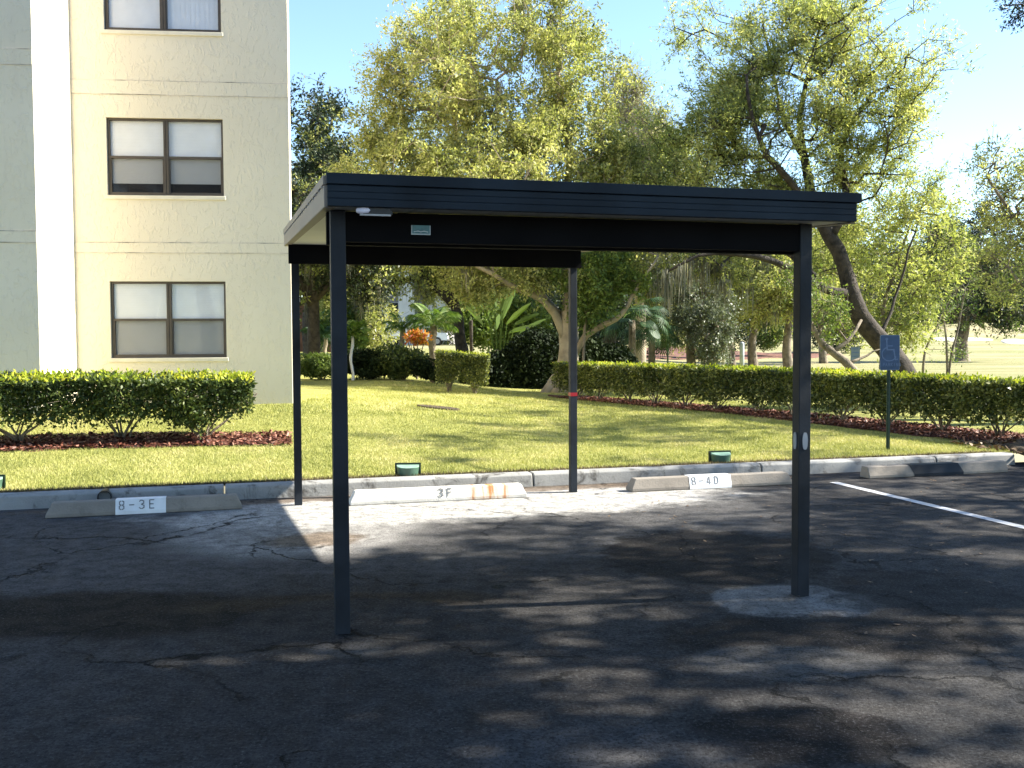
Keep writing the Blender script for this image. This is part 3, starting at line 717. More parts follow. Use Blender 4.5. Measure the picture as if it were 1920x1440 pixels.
# slab bands: slightly proud stucco between two control joints, crossing both fronts
for (ya, yb) in ((152, 178), (455, 474)):
    z1 = fac(300, ya)[1]; z0 = fac(300, yb)[1]
    bb = MB(); bb.box((aI + .004, .001, z0), (-.004, .006, z1), fB); bb.box((aI - 9, SW + .001, z0), (aI - .004, SW + .006, z1), fB)
    kids.append(bb.build('slab_band', 'stucco', bevel=.002))
    for zj in (z0, z1):
        jb = MB(); jb.box((aI + .004, .0062, zj - .005), (-.004, .008, zj + .004), fB); jb.box((aI - 9, SW + .0062, zj - .005), (aI - .004, SW + .008, zj + .004), fB)
        kids.append(jb.build('joint', 'joint'))
WN = []
ZT = Vector((0, 0, 1))
for wi, (z0, z1) in enumerate(zs):
    am = (wa0 + wa1) / 2; n0, n1 = -.10, -.045; t = .035
    fb = MB()
    fb.box((wa0 + .001, n0, z0 + .001), (wa0 + t, n1, z1 - .001), fB); fb.box((wa1 - t, n0, z0 + .001), (wa1 - .001, n1, z1 - .001), fB)
    fb.box((wa0 + t, n0, z1 - t), (wa1 - t, n1, z1 - .001), fB); fb.box((wa0 + t, n0, z0 + .001), (wa1 - t, n1, z0 + t), fB)
    fb.box((am - .035, n0, z0 + t), (am - .004, n1 + .006, z1 - t), fB); fb.box((am + .004, n0, z0 + t), (am + .035, n1 + .006, z1 - t), fB)
    fb.box((am - .004, n0, z0 + t), (am + .004, n1 - .01, z1 - t), fB)
    zm = z0 + (z1 - z0) * .50
    for a0, a1 in ((wa0 + t, am - .035), (am + .035, wa1 - t)):
        fb.box((a0, n0, zm - .018), (a1, n1 - .004, zm + .018), fB)
        fb.box((a0, n0 + .003, z0 + t), (a0 + .018, n1 - .006, zm - .018), fB); fb.box((a1 - .018, n0 + .003, z0 + t), (a1, n1 - .006, zm - .018), fB)
        fb.box((a0 + .018, n0 + .003, z0 + t), (a1 - .018, n1 - .006, z0 + t + .02), fB)
    w_ = fb.build('window', 'winframe'); kids.append(w_); sub = []
    sb = MB(); sb.box((wa0 - .04, -.04, z0 - .06), (wa1 + .03, .025, z0 - .001), fB); sub.append(sb.build('sill', 'sill', bevel=.006))
    for a0, a1 in ((wa0 + t, am - .035), (am + .035, wa1 - t)):
        sub.append(MB().add([B(a0, -.085, zm + .018), B(a1, -.085, zm + .018), B(a1, -.085, z1 - t), B(a0, -.085, z1 - t)], [(0, 1, 2, 3)]).build('pane', 'glass'))
        sub.append(MB().add([B(a0, -.088, z0 + t), B(a1, -.088, z0 + t), B(a1, -.088, zm), B(a0, -.088, zm)], [(0, 1, 2, 3)]).build('pane', 'glass'))
        if wi != 2: sub.append(MB().add([B(a0, -.065, z0 + t), B(a1, -.065, z0 + t), B(a1, -.065, zm - .018), B(a0, -.065, zm - .018)], [(0, 1, 2, 3)]).build('screen', 'screen'))
        bd = MB(); bot = z0 + t + ((z1 - z0) * .135 if wi == 1 else -.02)
        if wi == 2:
            m_ = 11
            for k in range(m_):
                x0 = a0 + (a1 - a0) * k / m_; x1 = a0 + (a1 - a0) * (k + .97) / m_
                bd.add([B(x0, -.102, z0), B(x1, -.112, z0), B(x1, -.112, z1), B(x0, -.102, z1)], [(0, 1, 2, 3)])
        else:
            m_ = int((z1 - bot) / (.026 if wi == 0 else .05))
            for k in range(m_):
                y0 = bot + (z1 - bot) * k / m_; y1 = bot + (z1 - bot) * (k + 1) / m_
                tl = .007 if wi == 0 else .001
                bd.add([B(a0, -.100, y0), B(a1, -.100, y0), B(a1, -.100 - tl, y1), B(a0, -.100 - tl, y1)], [(0, 1, 2, 3)])
        sub.append(bd.build('blind', 'blind'))
    if wi == 0:
        sub.append(MB().tube([B(am - .05, -.11, z1 - .1), B(am - .20, -.11, zm + .05)], .008, 6).build('blind_wand', 'blind'))
    rmo = MB(); x0, x1 = wa0 - .1, wa1 + .1; y0, y1 = z0 - .1, z1 + .1
    rmo.add([B(x0, -.232, y0), B(x1, -.232, y0), B(x1, -1.6, y0), B(x0, -1.6, y0), B(x0, -.232, y1), B(x1, -.232, y1), B(x1, -1.6, y1), B(x0, -1.6, y1)],
            [(0, 1, 2, 3), (4, 7, 6, 5), (3, 2, 6, 7), (0, 3, 7, 4), (1, 5, 6, 2)])
    sub.append(rmo.build('room', 'room'))
    WN.append((w_, sub))
rel(bld, kids)
for w_, sub in WN:
    for s in sub: s.parent = w_; s.data.transform(Matrix.Translation(-bld.location))

# ================================================================== CARPORT
cp = empty('carport', L(0, 0, 0), 'dark steel carport with four thin posts and a sloping flat roof over the parking stall', 'carport')
kids = []; CW, CL = 2.657, 4.135; SL = .052
zb = lambda v: 2.15 + SL * (v + .27)                                   # roof underside
def post(u, v, ztop, w_=.038):
    m = MB(); m.box((u - w_, v - w_, -.02), (u + w_, v + w_, ztop), fr_uv); return m.build('post', 'post', bevel=.004)
PF = [post(0, 0, zb(0) - .005), post(CW, 0, zb(0) - .005), post(0, CL, zb(CL) - .005, .034), post(CW, CL, zb(CL) - .005, .034)]
kids += PF
m = MB(); m.box((.04, -.03, 2.003), (CW - .04, .03, zb(0) - .01), fr_uv); m.box((-.05, .042, 1.992), (CW + .05, .10, zb(0) - .006), fr_uv); kids.append(m.build('beam', 'beam'))
m = MB(); m.box((-.06, CL - .075, 2.20), (CW + .06, CL - .038, zb(CL) - .006), fr_uv); m.box((.036, CL - .02, 2.205), (CW - .036, CL + .03, zb(CL) - .008), fr_uv); kids.append(m.build('beam', 'beam'))
ru0, ru1, rv0, rv1 = -.07, 2.85, -.25, 4.45
def slab(u0, u1, v0, v1, a, b):
    k = MB(); k.add([L(u0, v0, zb(v0) + a), L(u1, v0, zb(v0) + a), L(u1, v1, zb(v1) + a), L(u0, v1, zb(v1) + a),
                     L(u0, v0, zb(v0) + b), L(u1, v0, zb(v0) + b), L(u1, v1, zb(v1) + b), L(u0, v1, zb(v1) + b)],
                    [(0, 3, 2, 1), (4, 5, 6, 7), (0, 1, 5, 4), (1, 2, 6, 5), (2, 3, 7, 6), (3, 0, 4, 7)]); return k
k = MB(); npan = 7
for i in range(npan):
    a = ru0 + .03 + (ru1 - ru0 - .06) * i / npan; b = ru0 + .03 + (ru1 - ru0 - .06) * (i + 1) / npan
    q = slab(a + .004, b - .004, rv0 + .03, rv1 - .03, 0, .05); k.add(q.v, q.f)
kids.append(k.build('ceiling_panel', 'soffit'))
kids.append(slab(ru0 + .02, ru1 - .02, rv0 + .02, rv1 - .02, .055, .105).build('roof_sheet', 'rooftop'))
fp = MB(); fz = [(.0, .034), (.037, .066), (.069, .097)]               # ribbed front fascia under a deeper cap
for a, b in fz: fp.box((ru0, rv0 - .018, zb(rv0) - .002 + a), (ru1 - .02, rv0 + .018, zb(rv0) + b), fr_uv)
fp.box((ru0 + .003, rv0 - .014, zb(rv0)), (ru1 - .023, rv0 + .016, zb(rv0) + .10), fr_uv)
fp.box((ru0 - .004, rv0 - .028, zb(rv0) + .102), (ru1 + .004, rv0 + .03, zb(rv0) + .155), fr_uv)
kids.append(fp.build('front_fascia', 'fascia', bevel=.003))
def side(u0, u1, name='side_fascia', v0=None):
    q = slab(u0, u1, rv0 + .032, rv1, -.002, .10); r_ = slab(u0 - .005, u1 + .005, rv0 + .032, rv1 + .004, .104, .148)
    t = slab(min(u0, u1), max(u0, u1) + .03, rv0 + .032, rv1 - .01, -.006, -.003); q.add(r_.v, r_.f); q.add(t.v, t.f); return q.build(name, 'beige', bevel=.002)
sl_ = side(ru0 - .012, ru0 + .012); sr_ = side(ru1 - .03, ru1 - .008)
kids += [sl_, sr_, slab(ru0 + .014, ru1 - .032, rv1 - .02, rv1 + .002, -.002, .14).build('rear_fascia', 'beige')]
for i in range(22):
    v = rv0 + .12 + i * .208
    kids.append(MB().box((ru0 - .02, v - .01, zb(v) + .092), (ru0 - .011, v + .01, zb(v) + .103), fr_uv).build('screw', 'steel'))
# number plate on the beam
m = MB(); m.box((.372, -.036, 2.045), (.472, -.0305, 2.093), fr_uv); pe = m.build('number_plate', 'plate_edge'); kids.append(pe)
m = MB(); m.box((.377, -.040, 2.051), (.467, -.0362, 2.093), fr_uv); pf = m.build('plate_face', 'plate')
m = MB(); m.ribbon([L(.385, -.040, 2.059), L(.405, -.040, 2.063), L(.42, -.040, 2.059), L(.437, -.040, 2.063), L(.457, -.040, 2.059)], .004, -V); pm = m.build('plate_marks', 'plate_edge')
# little floodlight clamped under the fascia
m = MB(); m.box((.10, rv0 - .0, 2.118), (.245, rv0 + .055, 2.1335), fr_uv); m.box((.13, rv0 + .002, 2.134), (.235, rv0 + .04, 2.146), fr_uv); lm = m.build('light_fixture', 'black'); kids.append(lm)
m = MB(); m.tube([L(.068, rv0 + .01, 2.133), L(.078, rv0 + .01, 2.133), L(.10, rv0 + .01, 2.133), L(.125, rv0 + .01, 2.134), L(.14, rv0 + .01, 2.134)], [.008, .014, .017, .016, .006], 12); lb = m.build('bulb', 'bulb', smooth=True)
m = MB(); m.box((.085, rv0 - .006, 2.108), (.235, rv0 + .004, 2.1165), fr_uv); ls = m.build('bracket', 'steel')
# reflectors on the front right post, red tape on the rear right one
def oval(cu, cv, cz, axu, w_, h_, name, nrm):
    q = MB(); n = 18; ax = U if axu else V; off = nrm * .001; vs = []
    for s_ in (0, 1):
        for i in range(n):
            a = 2 * math.pi * i / n; cx = math.copysign(abs(math.cos(a)) ** .6, math.cos(a)); cy = math.sin(a)
            vs.append(L(cu, cv, cz) + ax * cx * w_ + Vector((0, 0, cy * h_)) + off + nrm * .004 * s_)
    q.add(vs, [tuple(range(n)), tuple(range(n, 2 * n))] + [(i, (i + 1) % n, n + (i + 1) % n, n + i) for i in range(n)]); return q.build(name, 'reflector')
kids += [oval(CW, -.038, .91, True, .017, .050, 'reflector', -V), oval(CW - .038, -.0, .91, False, .017, .050, 'reflector', -U)]
m = MB(); wq = .0355; m.box((CW - wq, CL - wq, .95), (CW + wq, CL + wq, .985), fr_uv); rt = m.build('red_tape', 'red'); kids.append(rt)
rel(cp, kids)
for s, p_ in ((pf, pe), (pm, pe), (lb, lm), (ls, lm)): 
    s.parent = p_; s.data.transform(Matrix.Translation(-cp.location))

# ================================================================== WHEEL STOPS
G = {  # strokes on a 1 x 1.6 cell, broken like a stencil
 '8': [[(.12, 1.45), (.38, 1.6)], [(.62, 1.6), (.88, 1.45), (.88, 1.0), (.62, .84)], [(.38, .84), (.12, 1.0), (.12, 1.45)], [(.38, .78), (.1, .62), (.1, .15), (.38, 0)], [(.62, 0), (.9, .15), (.9, .62), (.62, .78)]],
 '-': [[(.1, .8), (.9, .8)]],
 '3': [[(.1, 1.4), (.35, 1.6)], [(.5, 1.6), (.88, 1.42), (.85, 1.0), (.45, .85)], [(.5, .78), (.92, .6), (.9, .18), (.55, 0)], [(.38, 0), (.08, .2)]],
 'E': [[(.15, 0), (.15, 1.6)], [(.3, 1.6), (.9, 1.6)], [(.3, .82), (.78, .82)], [(.3, 0), (.9, 0)]],
 'F': [[(.15, 0), (.15, 1.6)], [(.3, 1.6), (.9, 1.6)], [(.3, .82), (.78, .82)]],
 '4': [[(.7, 0), (.7, 1.6)], [(.55, 1.55), (.08, .5)], [(.08, .42), (.55, .42)], [(.8, .42), (.95, .42)]],
 'D': [[(.15, 0), (.15, 1.6)], [(.3, 1.6), (.65, 1.55), (.92, 1.2), (.92, .4), (.65, .05), (.3, 0)]],
 'P': [[(.15, 0), (.15, 1.6)], [(.3, 1.6), (.85, 1.5), (.9, 1.1), (.8, .8), (.3, .75)]], 'A': [[(.05, 0), (.5, 1.6)], [(.5, 1.6), (.95, 0)], [(.25, .55), (.75, .55)]],
 'R': [[(.15, 0), (.15, 1.6)], [(.3, 1.6), (.85, 1.5), (.85, .95), (.3, .8)], [(.45, .8), (.95, 0)]], 'K': [[(.15, 0), (.15, 1.6)], [(.9, 1.6), (.25, .8)], [(.35, .8), (.95, 0)]],
 'I': [[(.5, 0), (.5, 1.6)]], 'N': [[(.12, 0), (.12, 1.6)], [(.12, 1.6), (.88, 0)], [(.88, 0), (.88, 1.6)]], 'G': [[(.9, 1.3), (.6, 1.6), (.2, 1.4), (.1, .8), (.2, .2), (.6, 0), (.9, .3), (.9, .7), (.55, .7)]]}
def lettering(txt, org, ax, up, nrm, cell, gap, sw, thick=.0025):
    m = MB()
    for i, ch in enumerate(txt):
        for st in G.get(ch, []):
            m.ribbon([org + ax * (i * (cell + gap) + x * cell) + up * (y * cell) + nrm * .0 for x, y in st], sw, nrm, thick)
    return m
SP = [(-.085, 0), (.085, 0), (.085, .03), (.055, .125), (-.055, .125), (-.085, .03)]
def wheel_stop(u0, u1, v, mat, label, txt, panel, rz=0.0, toff=0., ghost=0, patches=()):
    ln_ = u1 - u0; c = L((u0 + u1) / 2, v, 0)
    st = empty('wheel_stop', c, label, 'wheel stop', 'concrete wheel stops at the stall heads', A0 + rz)
    m = MB(); m.prism([(y, z + .002) for y, z in SP], -ln_ / 2, ln_ / 2)
    for i in (3, 4, 9, 10):
        x, y, z = m.v[i]; m.v[i] = (x * (1 - .05 / (ln_ / 2)), y, z)
    b = m.build('body', mat, bevel=.008); b.parent = st
    fn = Vector((0, -.095, .03)).normalized(); up = Vector((0, .03, .095)).normalized(); base = Vector((0, -.085, .032))
    if panel:
        x0, x1, low = panel; m = MB()
        q0 = Vector((x0, 0, 0)) + base + fn * .003; q1 = Vector((x1, 0, 0)) + base + fn * .003
        vs = [q0, q1, q1 + up * .1005, q0 + up * .1005, Vector((x0, -.05, .1305)), Vector((x1, -.05, .1305)), Vector((x1, .052, .1305)), Vector((x0, .052, .1305))]
        vs += [Vector((x0, -.0885, .004)), Vector((x1, -.0885, .004))]
        m.add(vs, [(0, 1, 2, 3), (3, 2, 5, 4), (4, 5, 6, 7), (8, 9, 1, 0)]); p = m.build('painted_panel', 'white'); p.parent = st
    cell = .046; gap = .036
    org = Vector((toff, 0, 0)) + base + up * .016 + fn * .0035
    for i, ch in enumerate(txt):
        m = lettering(ch, org + Vector((i * (cell + gap), 0, 0)), Vector((1, 0, 0)), up, fn, cell, gap, .0085)
        t = m.build('stencil_mark' if ch == '-' else 'stencil_character', 'stencil'); t.parent = st
    return st
def blank_stop(u0, u1, v):
    c = L((u0 + u1) / 2, v, 0); ln_ = u1 - u0
    st = empty('wheel_stop', c, 'unnumbered wheel stop with a dark painted middle at the kerb end', 'wheel stop', 'concrete wheel stops at the stall heads', A0)
    m = MB(); m.prism([(y, z + .002) for y, z in SP], -ln_ / 2, ln_ / 2); b = m.build('body', 'stop', bevel=.008); b.parent = st
    m = MB(); k = .0015; x0, x1 = -.33, .30; sp = [(y * 1.02, z + .004) for y, z in SP]
    m.add([Vector((x0, -.0875, .004)), Vector((x1, -.0875, .004)), Vector((x1 - .0, -.0875, .034)), Vector((x0, -.0875, .034)), Vector((x1 - .05, -.057, .1295)), Vector((x0 - .05, -.057, .1295)), Vector((x1 - .05, .056, .1295)), Vector((x0 - .05, .056, .1295))],
          [(0, 1, 2, 3), (3, 2, 4, 5), (5, 4, 6, 7)]); p = m.build('painted_band', 'post'); p.parent = st
wheel_stop(-2.12, -.50, 4.12, 'stop', 'grey wheel stop stencilled 8-3E on a white panel, in carport shade', '8-3E', (-.25, .165, 0), .012, -.222)
wheel_stop(.45, 2.13, 4.02, 'stop_pale', 'pale wheel stop marked 3F with orange rust stains', '3F', None, -.0, -.02)
wheel_stop(3.20, 4.98, 4.02, 'stop', 'grey wheel stop stencilled 8-4D on a white panel, in dappled shade', '8-4D', (-.27, .19, 0), 0, -.245)
blank_stop(5.97, 7.75, 4.15)

# drain pipe through the kerb
dp = empty('drain_pipe', L(0, 4.6, 0), 'black drain pipe mouth poking out of the kerb', 'pipe')
g = plane(200, 930, .07); du, dv = [float(x) for x in uv_of(g.x, g.y)]
m = MB(); ring = []
n = 20
for k in range(n):
    a = 2 * math.pi * k / n; ring.append((math.cos(a), math.sin(a)))
vs = []
for (rr_, y) in ((.062, 4.57), (.062, 4.72), (.054, 4.72), (.054, 4.57)): vs += [L(du + c * rr_, y, .082 + s * rr_) for c, s in ring]
fs = []
for j in range(4): fs += [(j * n + k, j * n + (k + 1) % n, ((j + 1) % 4) * n + (k + 1) % n, ((j + 1) % 4) * n + k) for k in range(n)]
vs += [L(du + c * .054, 4.70, .082 + s * .054) for c, s in ring]; fs.append(tuple(range(4 * n, 5 * n)))
m.add(vs, fs); o_ = m.build('pipe_wall', 'black'); rel(dp, [o_])

# green uplights in the grass edge
def uplight(u, v, rz, label, first=None):
    p = L(u, v); base = Vector((p.x, p.y, h1(p.x, p.y) + .0))
    if first is not None: return copy_thing(first, base, rz, label)
    st = empty('landscape_light', base, label, 'garden light', 'green floodlights in the grass by the kerb', rz)
    n = 16; vs = []
    arc = [(-.115 * math.cos(math.pi * k / n), -.125 * math.sin(math.pi * k / n) ** .8) for k in range(n + 1)]
    for sc_, z in ((.84, -.02), (.93, .05), (1, .098)): vs += [(x * sc_, y * sc_, z) for x, y in arc]
    m = MB(); q = n + 1
    m.add(vs, [(j * q + k, j * q + k + 1, (j + 1) * q + k + 1, (j + 1) * q + k) for j in range(2) for k in range(n)]); b = m.build('housing', 'lamp_green', smooth=True); b.parent = st
    m = MB(); m.add([(x * .985, y * .985, .098 + .022 * (1 + y / .125)) for x, y in arc] + [(x * .985, y * .985, .094) for x, y in arc],
                    [tuple(range(q))] + [(k, k + 1, q + k + 1, q + k) for k in range(n)]); b = m.build('lid', 'lamp_lid'); b.parent = st
    m = MB(); m.box((-.132, 0, -.02), (-.118, .022, .125)); m.box((.118, 0, -.02), (.132, .022, .125)); m.box((-.132, 0, .125), (.132, .022, .138)); m.box((-.118, .004, -.02), (.118, .018, .125))
    b = m.build('rim', 'lamp_rim', bevel=.003); b.parent = st
    return st
def luv(px, py):
    g = ground(px, py); a, b = uv_of(g.x, g.y); return float(a), float(b)
a, b = luv(765, 893); ul = uplight(a, max(b, 4.9), .05, 'green floodlight behind the 3F wheel stop')
a, b = luv(1350, 868); uplight(a, max(b, 4.9), .22, 'green floodlight sunk in the grass behind the 8-4D wheel stop', ul)
a, b = luv(-18, 918); uplight(a, max(b, 4.9), .1, 'green floodlight cut off by the left edge of the photo', ul)

# ================================================================== SIGNS
g = ground(1665, 843); sb_ = Vector((g.x, g.y, g.z))
sg = empty('handicap_sign', sb_, 'blue wheelchair parking sign on a dark green post before the right hedge', 'sign')
kids = []
s = sb_.y / F; zt = at(1665, 628, sb_.y).z; zbm = at(1665, 694, sb_.y).z; hw = 18.5 * s
m = MB(); m.box((sb_.x - .022, sb_.y, sb_.z - .1), (sb_.x + .022, sb_.y + .012, zt - .03)); m.box((sb_.x - .008, sb_.y - .012, sb_.z - .1), (sb_.x + .008, sb_.y, zbm - .0)); kids.append(m.build('post', 'green_post'))
y0 = sb_.y - .022
def rr_plate(x0, x1, z0, z1, ya, yb, r_, mat, name):
    pts = []
    for cx, cz, a0 in ((x1 - r_, z0 + r_, -90), (x1 - r_, z1 - r_, 0), (x0 + r_, z1 - r_, 90), (x0 + r_, z0 + r_, 180)):
        for k in range(5): a = R(a0 + k * 22.5); pts.append((cx + r_ * math.cos(a), cz + r_ * math.sin(a)))
    n = len(pts); q = MB(); q.add([(x, ya, z) for x, z in pts] + [(x, yb, z) for x, z in pts], [tuple(range(n)), tuple(range(n, 2 * n))[::-1]] + [(i, (i + 1) % n, n + (i + 1) % n, n + i) for i in range(n)]); return q.build(name, mat)
X = sb_.x
pn = rr_plate(X - hw, X + hw, zbm, zt, y0, y0 + .004, .02, 'sign_edge', 'panel')
pf2 = rr_plate(X - hw + .006, X + hw - .006, zbm + .006, zt - .006, y0 - .002, y0 - .0004, .016, 'blue', 'panel_face')
kids.append(pn)
def SG(px, py): # position in the sign's own 0..1 square, read off the photo crop
    return Vector((X - hw + 2 * hw * px, y0 - .0025, zt - (zt - zbm) * py))
mk = MB(); NV = Vector((0, -1, 0))
arc = [SG(.47 + .37 * math.cos(R(t)) , .54 + .195 * math.sin(R(t))) for t in range(25, 262, 12)]
mk.ribbon(arc, .013, NV, .001)
mk.ribbon([SG(.33, .13), SG(.36, .42), SG(.70, .42)], .016, NV, .0014); mk.ribbon([SG(.34, .31), SG(.62, .31)], .012, NV, .0016)
mk.ribbon([SG(.70, .43), SG(.78, .70), SG(.88, .69)], .016, NV, .0018)
hd = [SG(.33 + .07 * math.cos(t * .52), .115 + .038 * math.sin(t * .52)) for t in range(12)]
mk.add(hd + [p + NV * .0022 for p in hd], [tuple(range(12)), tuple(range(12, 24))])
mk2 = lettering('PARKING', SG(.15, .885), Vector((1, 0, 0)), Vector((0, 0, 1)), NV, .024, .0085, .0055, .001); mk.add(mk2.v, mk2.f)
mko = mk.build('wheelchair_symbol', 'sign_mark')
rel(sg, kids)
for q in (pf2, mko): q.parent = pn; q.data.transform(Matrix.Translation(-sg.location))

# far little sign and marker posts on the course
def simple_post(name, px, Y, y_top, r_, mat, label, cat, cap=True):
    b = onY(px, Y); zt_ = at(px, y_top, Y).z; st = empty(name, b, label, cat)
    m = MB(); m.tube([b - Vector((0, 0, .1)), Vector((b.x, b.y, zt_ - r_ * .8)), Vector((b.x, b.y, zt_ - r_ * .2)), Vector((b.x, b.y, zt_))], [r_, r_, r_ * .8, r_ * .2], 12)
    o = m.build('shaft', mat, smooth=True); rel(st, [o]); return st
simple_post('marker_post', 1391, 32, 641, .075, 'pipe', 'pale pipe bollard standing beyond the right hedge', 'post')
simple_post('marker_pole', 1252, 34, 645, .03, 'green_post', 'thin dark pole beyond the right hedge near the palmetto', 'post')
bp = onY(1603, 26); st = empty('small_sign', bp, 'small pale blue sign on a stake behind the leaning tree', 'sign')
k1 = MB().box((bp.x - .03, bp.y, bp.z), (bp.x + .03, bp.y + .02, at(1603, 690, 26).z)).build('stake', 'pipe')
k2 = MB().box((bp.x - .12, bp.y - .02, at(1603, 682, 26).z), (bp.x + .12, bp.y, at(1603, 650, 26).z)).build('panel', 'sign_edge'); 
k3 = MB()
for i in range(4): k3.box((bp.x - .09, bp.y - .026, at(1603, 676 - i * 7, 26).z), (bp.x + .09 - .03 * (i % 2), bp.y - .021, at(1603, 674 - i * 7, 26).z))
k3 = k3.build('markings', 'sign_mark'); rel(st, [k1, k2, k3])
# ground cover plate in the lawn
g = ground(822, 766); m = MB(); n = 24
gg = [Vector((g.x + .36 * math.cos(2 * math.pi * k / n), g.y + .30 * math.sin(2 * math.pi * k / n), 0)) for k in range(n)]
m.add([Vector((p.x, p.y, h1(p.x, p.y) + .03)) for p in gg] + [Vector((p.x, p.y, h1(p.x, p.y) - .03)) for p in gg], [tuple(range(n))] + [(k, n + k, n + (k + 1) % n, (k + 1) % n) for k in range(n)])
tag(m.build('manhole_cover', 'dirt'), 'round rusty brown access cover set in the lawn', 'cover')

# ================================================================== HEDGES AND SHRUBS
def hedge(name, label, c0, c1, depth, height, nsh, nleaf, lsize, mat, newfrac, seed, z_open=.33, stem_mat='bark', group=None, topnew=True, endr=0, taper=None):
    rng = np.random.RandomState(seed); c0 = np.array(c0[:2]); c1 = np.array(c1[:2]); ln_ = np.linalg.norm(c1 - c0); d = (c1 - c0) / ln_; s = np.array([d[1], -d[0]])
    root = empty(name, Vector((*((c0 + c1) / 2), h1(*((c0 + c1) / 2)))), label, 'hedge', group); kids = []
    sx = (np.arange(nsh) + .5) / nsh * ln_ + rng.normal(size=nsh) * .05
    m = int(nleaf * 1.5)
    x = rng.uniform(0, ln_, m); r_ = rng.rand(m)
    # shell-weighted: front/back faces, top, some interior
    face = rng.choice(4, m, p=[.40, .14, .26, .20])
    y = np.where(face == 0, depth / 2 - np.abs(rng.normal(size=m)) * .05, np.where(face == 1, -depth / 2 + np.abs(rng.normal(size=m)) * .05, rng.uniform(-depth / 2, depth / 2, m)))
    z = np.where(face == 2, height - np.abs(rng.normal(size=m)) * .035, rng.rand(m) ** .85 * height)
    dist = np.min(np.abs(x[:, None] - sx[None]), 1); sp = ln_ / nsh / 2
    lowb = z_open * (.55 + .55 * np.sin(x * 5.1 + seed) * .3 + .35 * (dist / sp)) + rng.normal(size=m) * .05
    hole = np.sin(x * 7.3 + seed) * np.sin(z * 11 + x * 3.1) + rng.normal(size=m) * .35
    keep = (z > lowb) & ~((hole > 1.02) & (z < height * .8)) & (rng.rand(m) < np.clip((z - lowb) / .25 + .35, 0, 1))
    x, y, z = x[keep][:nleaf], y[keep][:nleaf], z[keep][:nleaf]
    y = y + .05 * np.sin(x * 2.3 + seed) + .03 * np.sin(x * 9 + z * 6); z = z + (.012 * np.sin(x * 6) + .01 * np.sin(x * 17)) * (z > height * .8)
    shr = np.where(z < height * .45, .75 + .25 * z / (height * .45), 1); y = y * shr
    if taper: y = y * (taper + (1 - taper) * z / height)
    px = c0[0] + d[0] * x + s[0] * y; py = c0[1] + d[1] * x + s[1] * y
    P = np.column_stack([px, py, H(px, py) + z])
    kids.append(leaves('foliage', P, lsize, mat, None, rng, .55, -.1))
    # new growth on top and at the ends; sunlight is painted into its yellow too
    m = int(nleaf * newfrac); x = rng.uniform(-.02, ln_ + .02, m); patchy = (np.sin(x * 3.1 + seed) + np.sin(x * 8.3) + rng.normal(size=m)) > -.9
    x = x[patchy]; m = len(x); y = rng.uniform(-depth / 2, depth / 2, m); z = height + rng.normal(size=m) * .016 + .015
    px = c0[0] + d[0] * x + s[0] * y; py = c0[1] + d[1] * x + s[1] * y
    kids.append(leaves('sunlit_new_growth', np.column_stack([px, py, H(px, py) + z]), lsize * .9, 'hedge_sunlit_new', None, rng, .5, -.9))
    for i in range(nsh):
        seg = []; bx = sx[i]; ns = rng.randint(6, 9)
        for k in range(ns):
            p = np.array([bx + rng.normal() * .04, rng.normal() * .04, -.03]); r0 = rng.uniform(.010, .020); dx = (k / (ns - 1) - .5) * sp * 2.3 + rng.normal() * .05; dy = rng.normal() * depth * .2
            nseg = 5
            for q_ in range(nseg):
                f_ = (q_ + 1) / nseg; nx = np.array([bx + dx * f_ ** 1.15 + rng.normal() * .015, dy * f_ + rng.normal() * .012, f_ * height * .72]); r1 = r0 * .82
                seg.append((p, r0, nx, r1))
                if q_ > 1:
                    for _ in range(2):
                        e = nx + rng.normal(size=3) * np.array([.10, .10, .06]); e[2] += .06; seg.append((nx, r1 * .5, e, r1 * .25))
                p, r0 = nx, r1
        w_ = []
        for (p, a_, q2, b_) in seg:
            def T(p): X_ = c0 + d * p[0] + s * p[1]; return [X_[0], X_[1], h1(X_[0], X_[1]) + p[2]]
            w_.append(T(p) + [a_] + T(q2) + [b_])
        kids.append(sticks(np.array(w_), 'stem', stem_mat, None, 5))
    rel(root, kids); return root
hedge('clipped_hedge', 'low clipped hedge with bare stems in front of the cream building', HL0, HL1, .75, .76, 6, 50000, .055, 'hedge', .08, 21, .36)
hedge('clipped_hedge', 'long clipped hedge running back along the right lawn edge', HRa, HRb, .75, .77, 14, 88000, .062, 'hedge_r', .11, 22, .33)

def shrub(name, label, cat, px, Y, w_, h_, n, ls, mat, seed, stem=True, clump=12, dep=None, asp=.5, droop=0., base_z=.0, flatbot=.15):
    rng = np.random.RandomState(seed); b = onY(px, Y); root = empty(name, b, label, cat); dep = dep or w_ * .7
    K = clump; cc = unit(rng.normal(size=(K, 3))) * rng.uniform(.3, .75, (K, 1)); rad = rng.uniform(.25, .5, K)
    i = rng.randint(0, K, n); P = cc[i] + unit(rng.normal(size=(n, 3))) * (rng.uniform(.3, 1, (n, 1)) ** .4) * rad[i][:, None]
    P = P * np.array([w_ / 2, dep / 2, h_ / 2]) + np.array([0, 0, h_ / 2]); P = P[P[:, 2] > flatbot * rng.rand(len(P))]
    kids = [leaves('foliage', P, ls, mat, root, rng, asp, droop)]
    if stem:
        seg = []
        for k in range(9):
            a = rng.uniform(0, 6.28); e = np.array([math.cos(a) * w_ * .3, math.sin(a) * dep * .3, h_ * .75]); mid = e * np.array([.35, .35, .5]) + rng.normal(size=3) * .03
            seg += [[0, 0, -.05, .02, *mid, .014], [*mid, .014, *e, .005]]
        sticks(np.array(seg), 'stem', 'bark', root, 5)
    return root
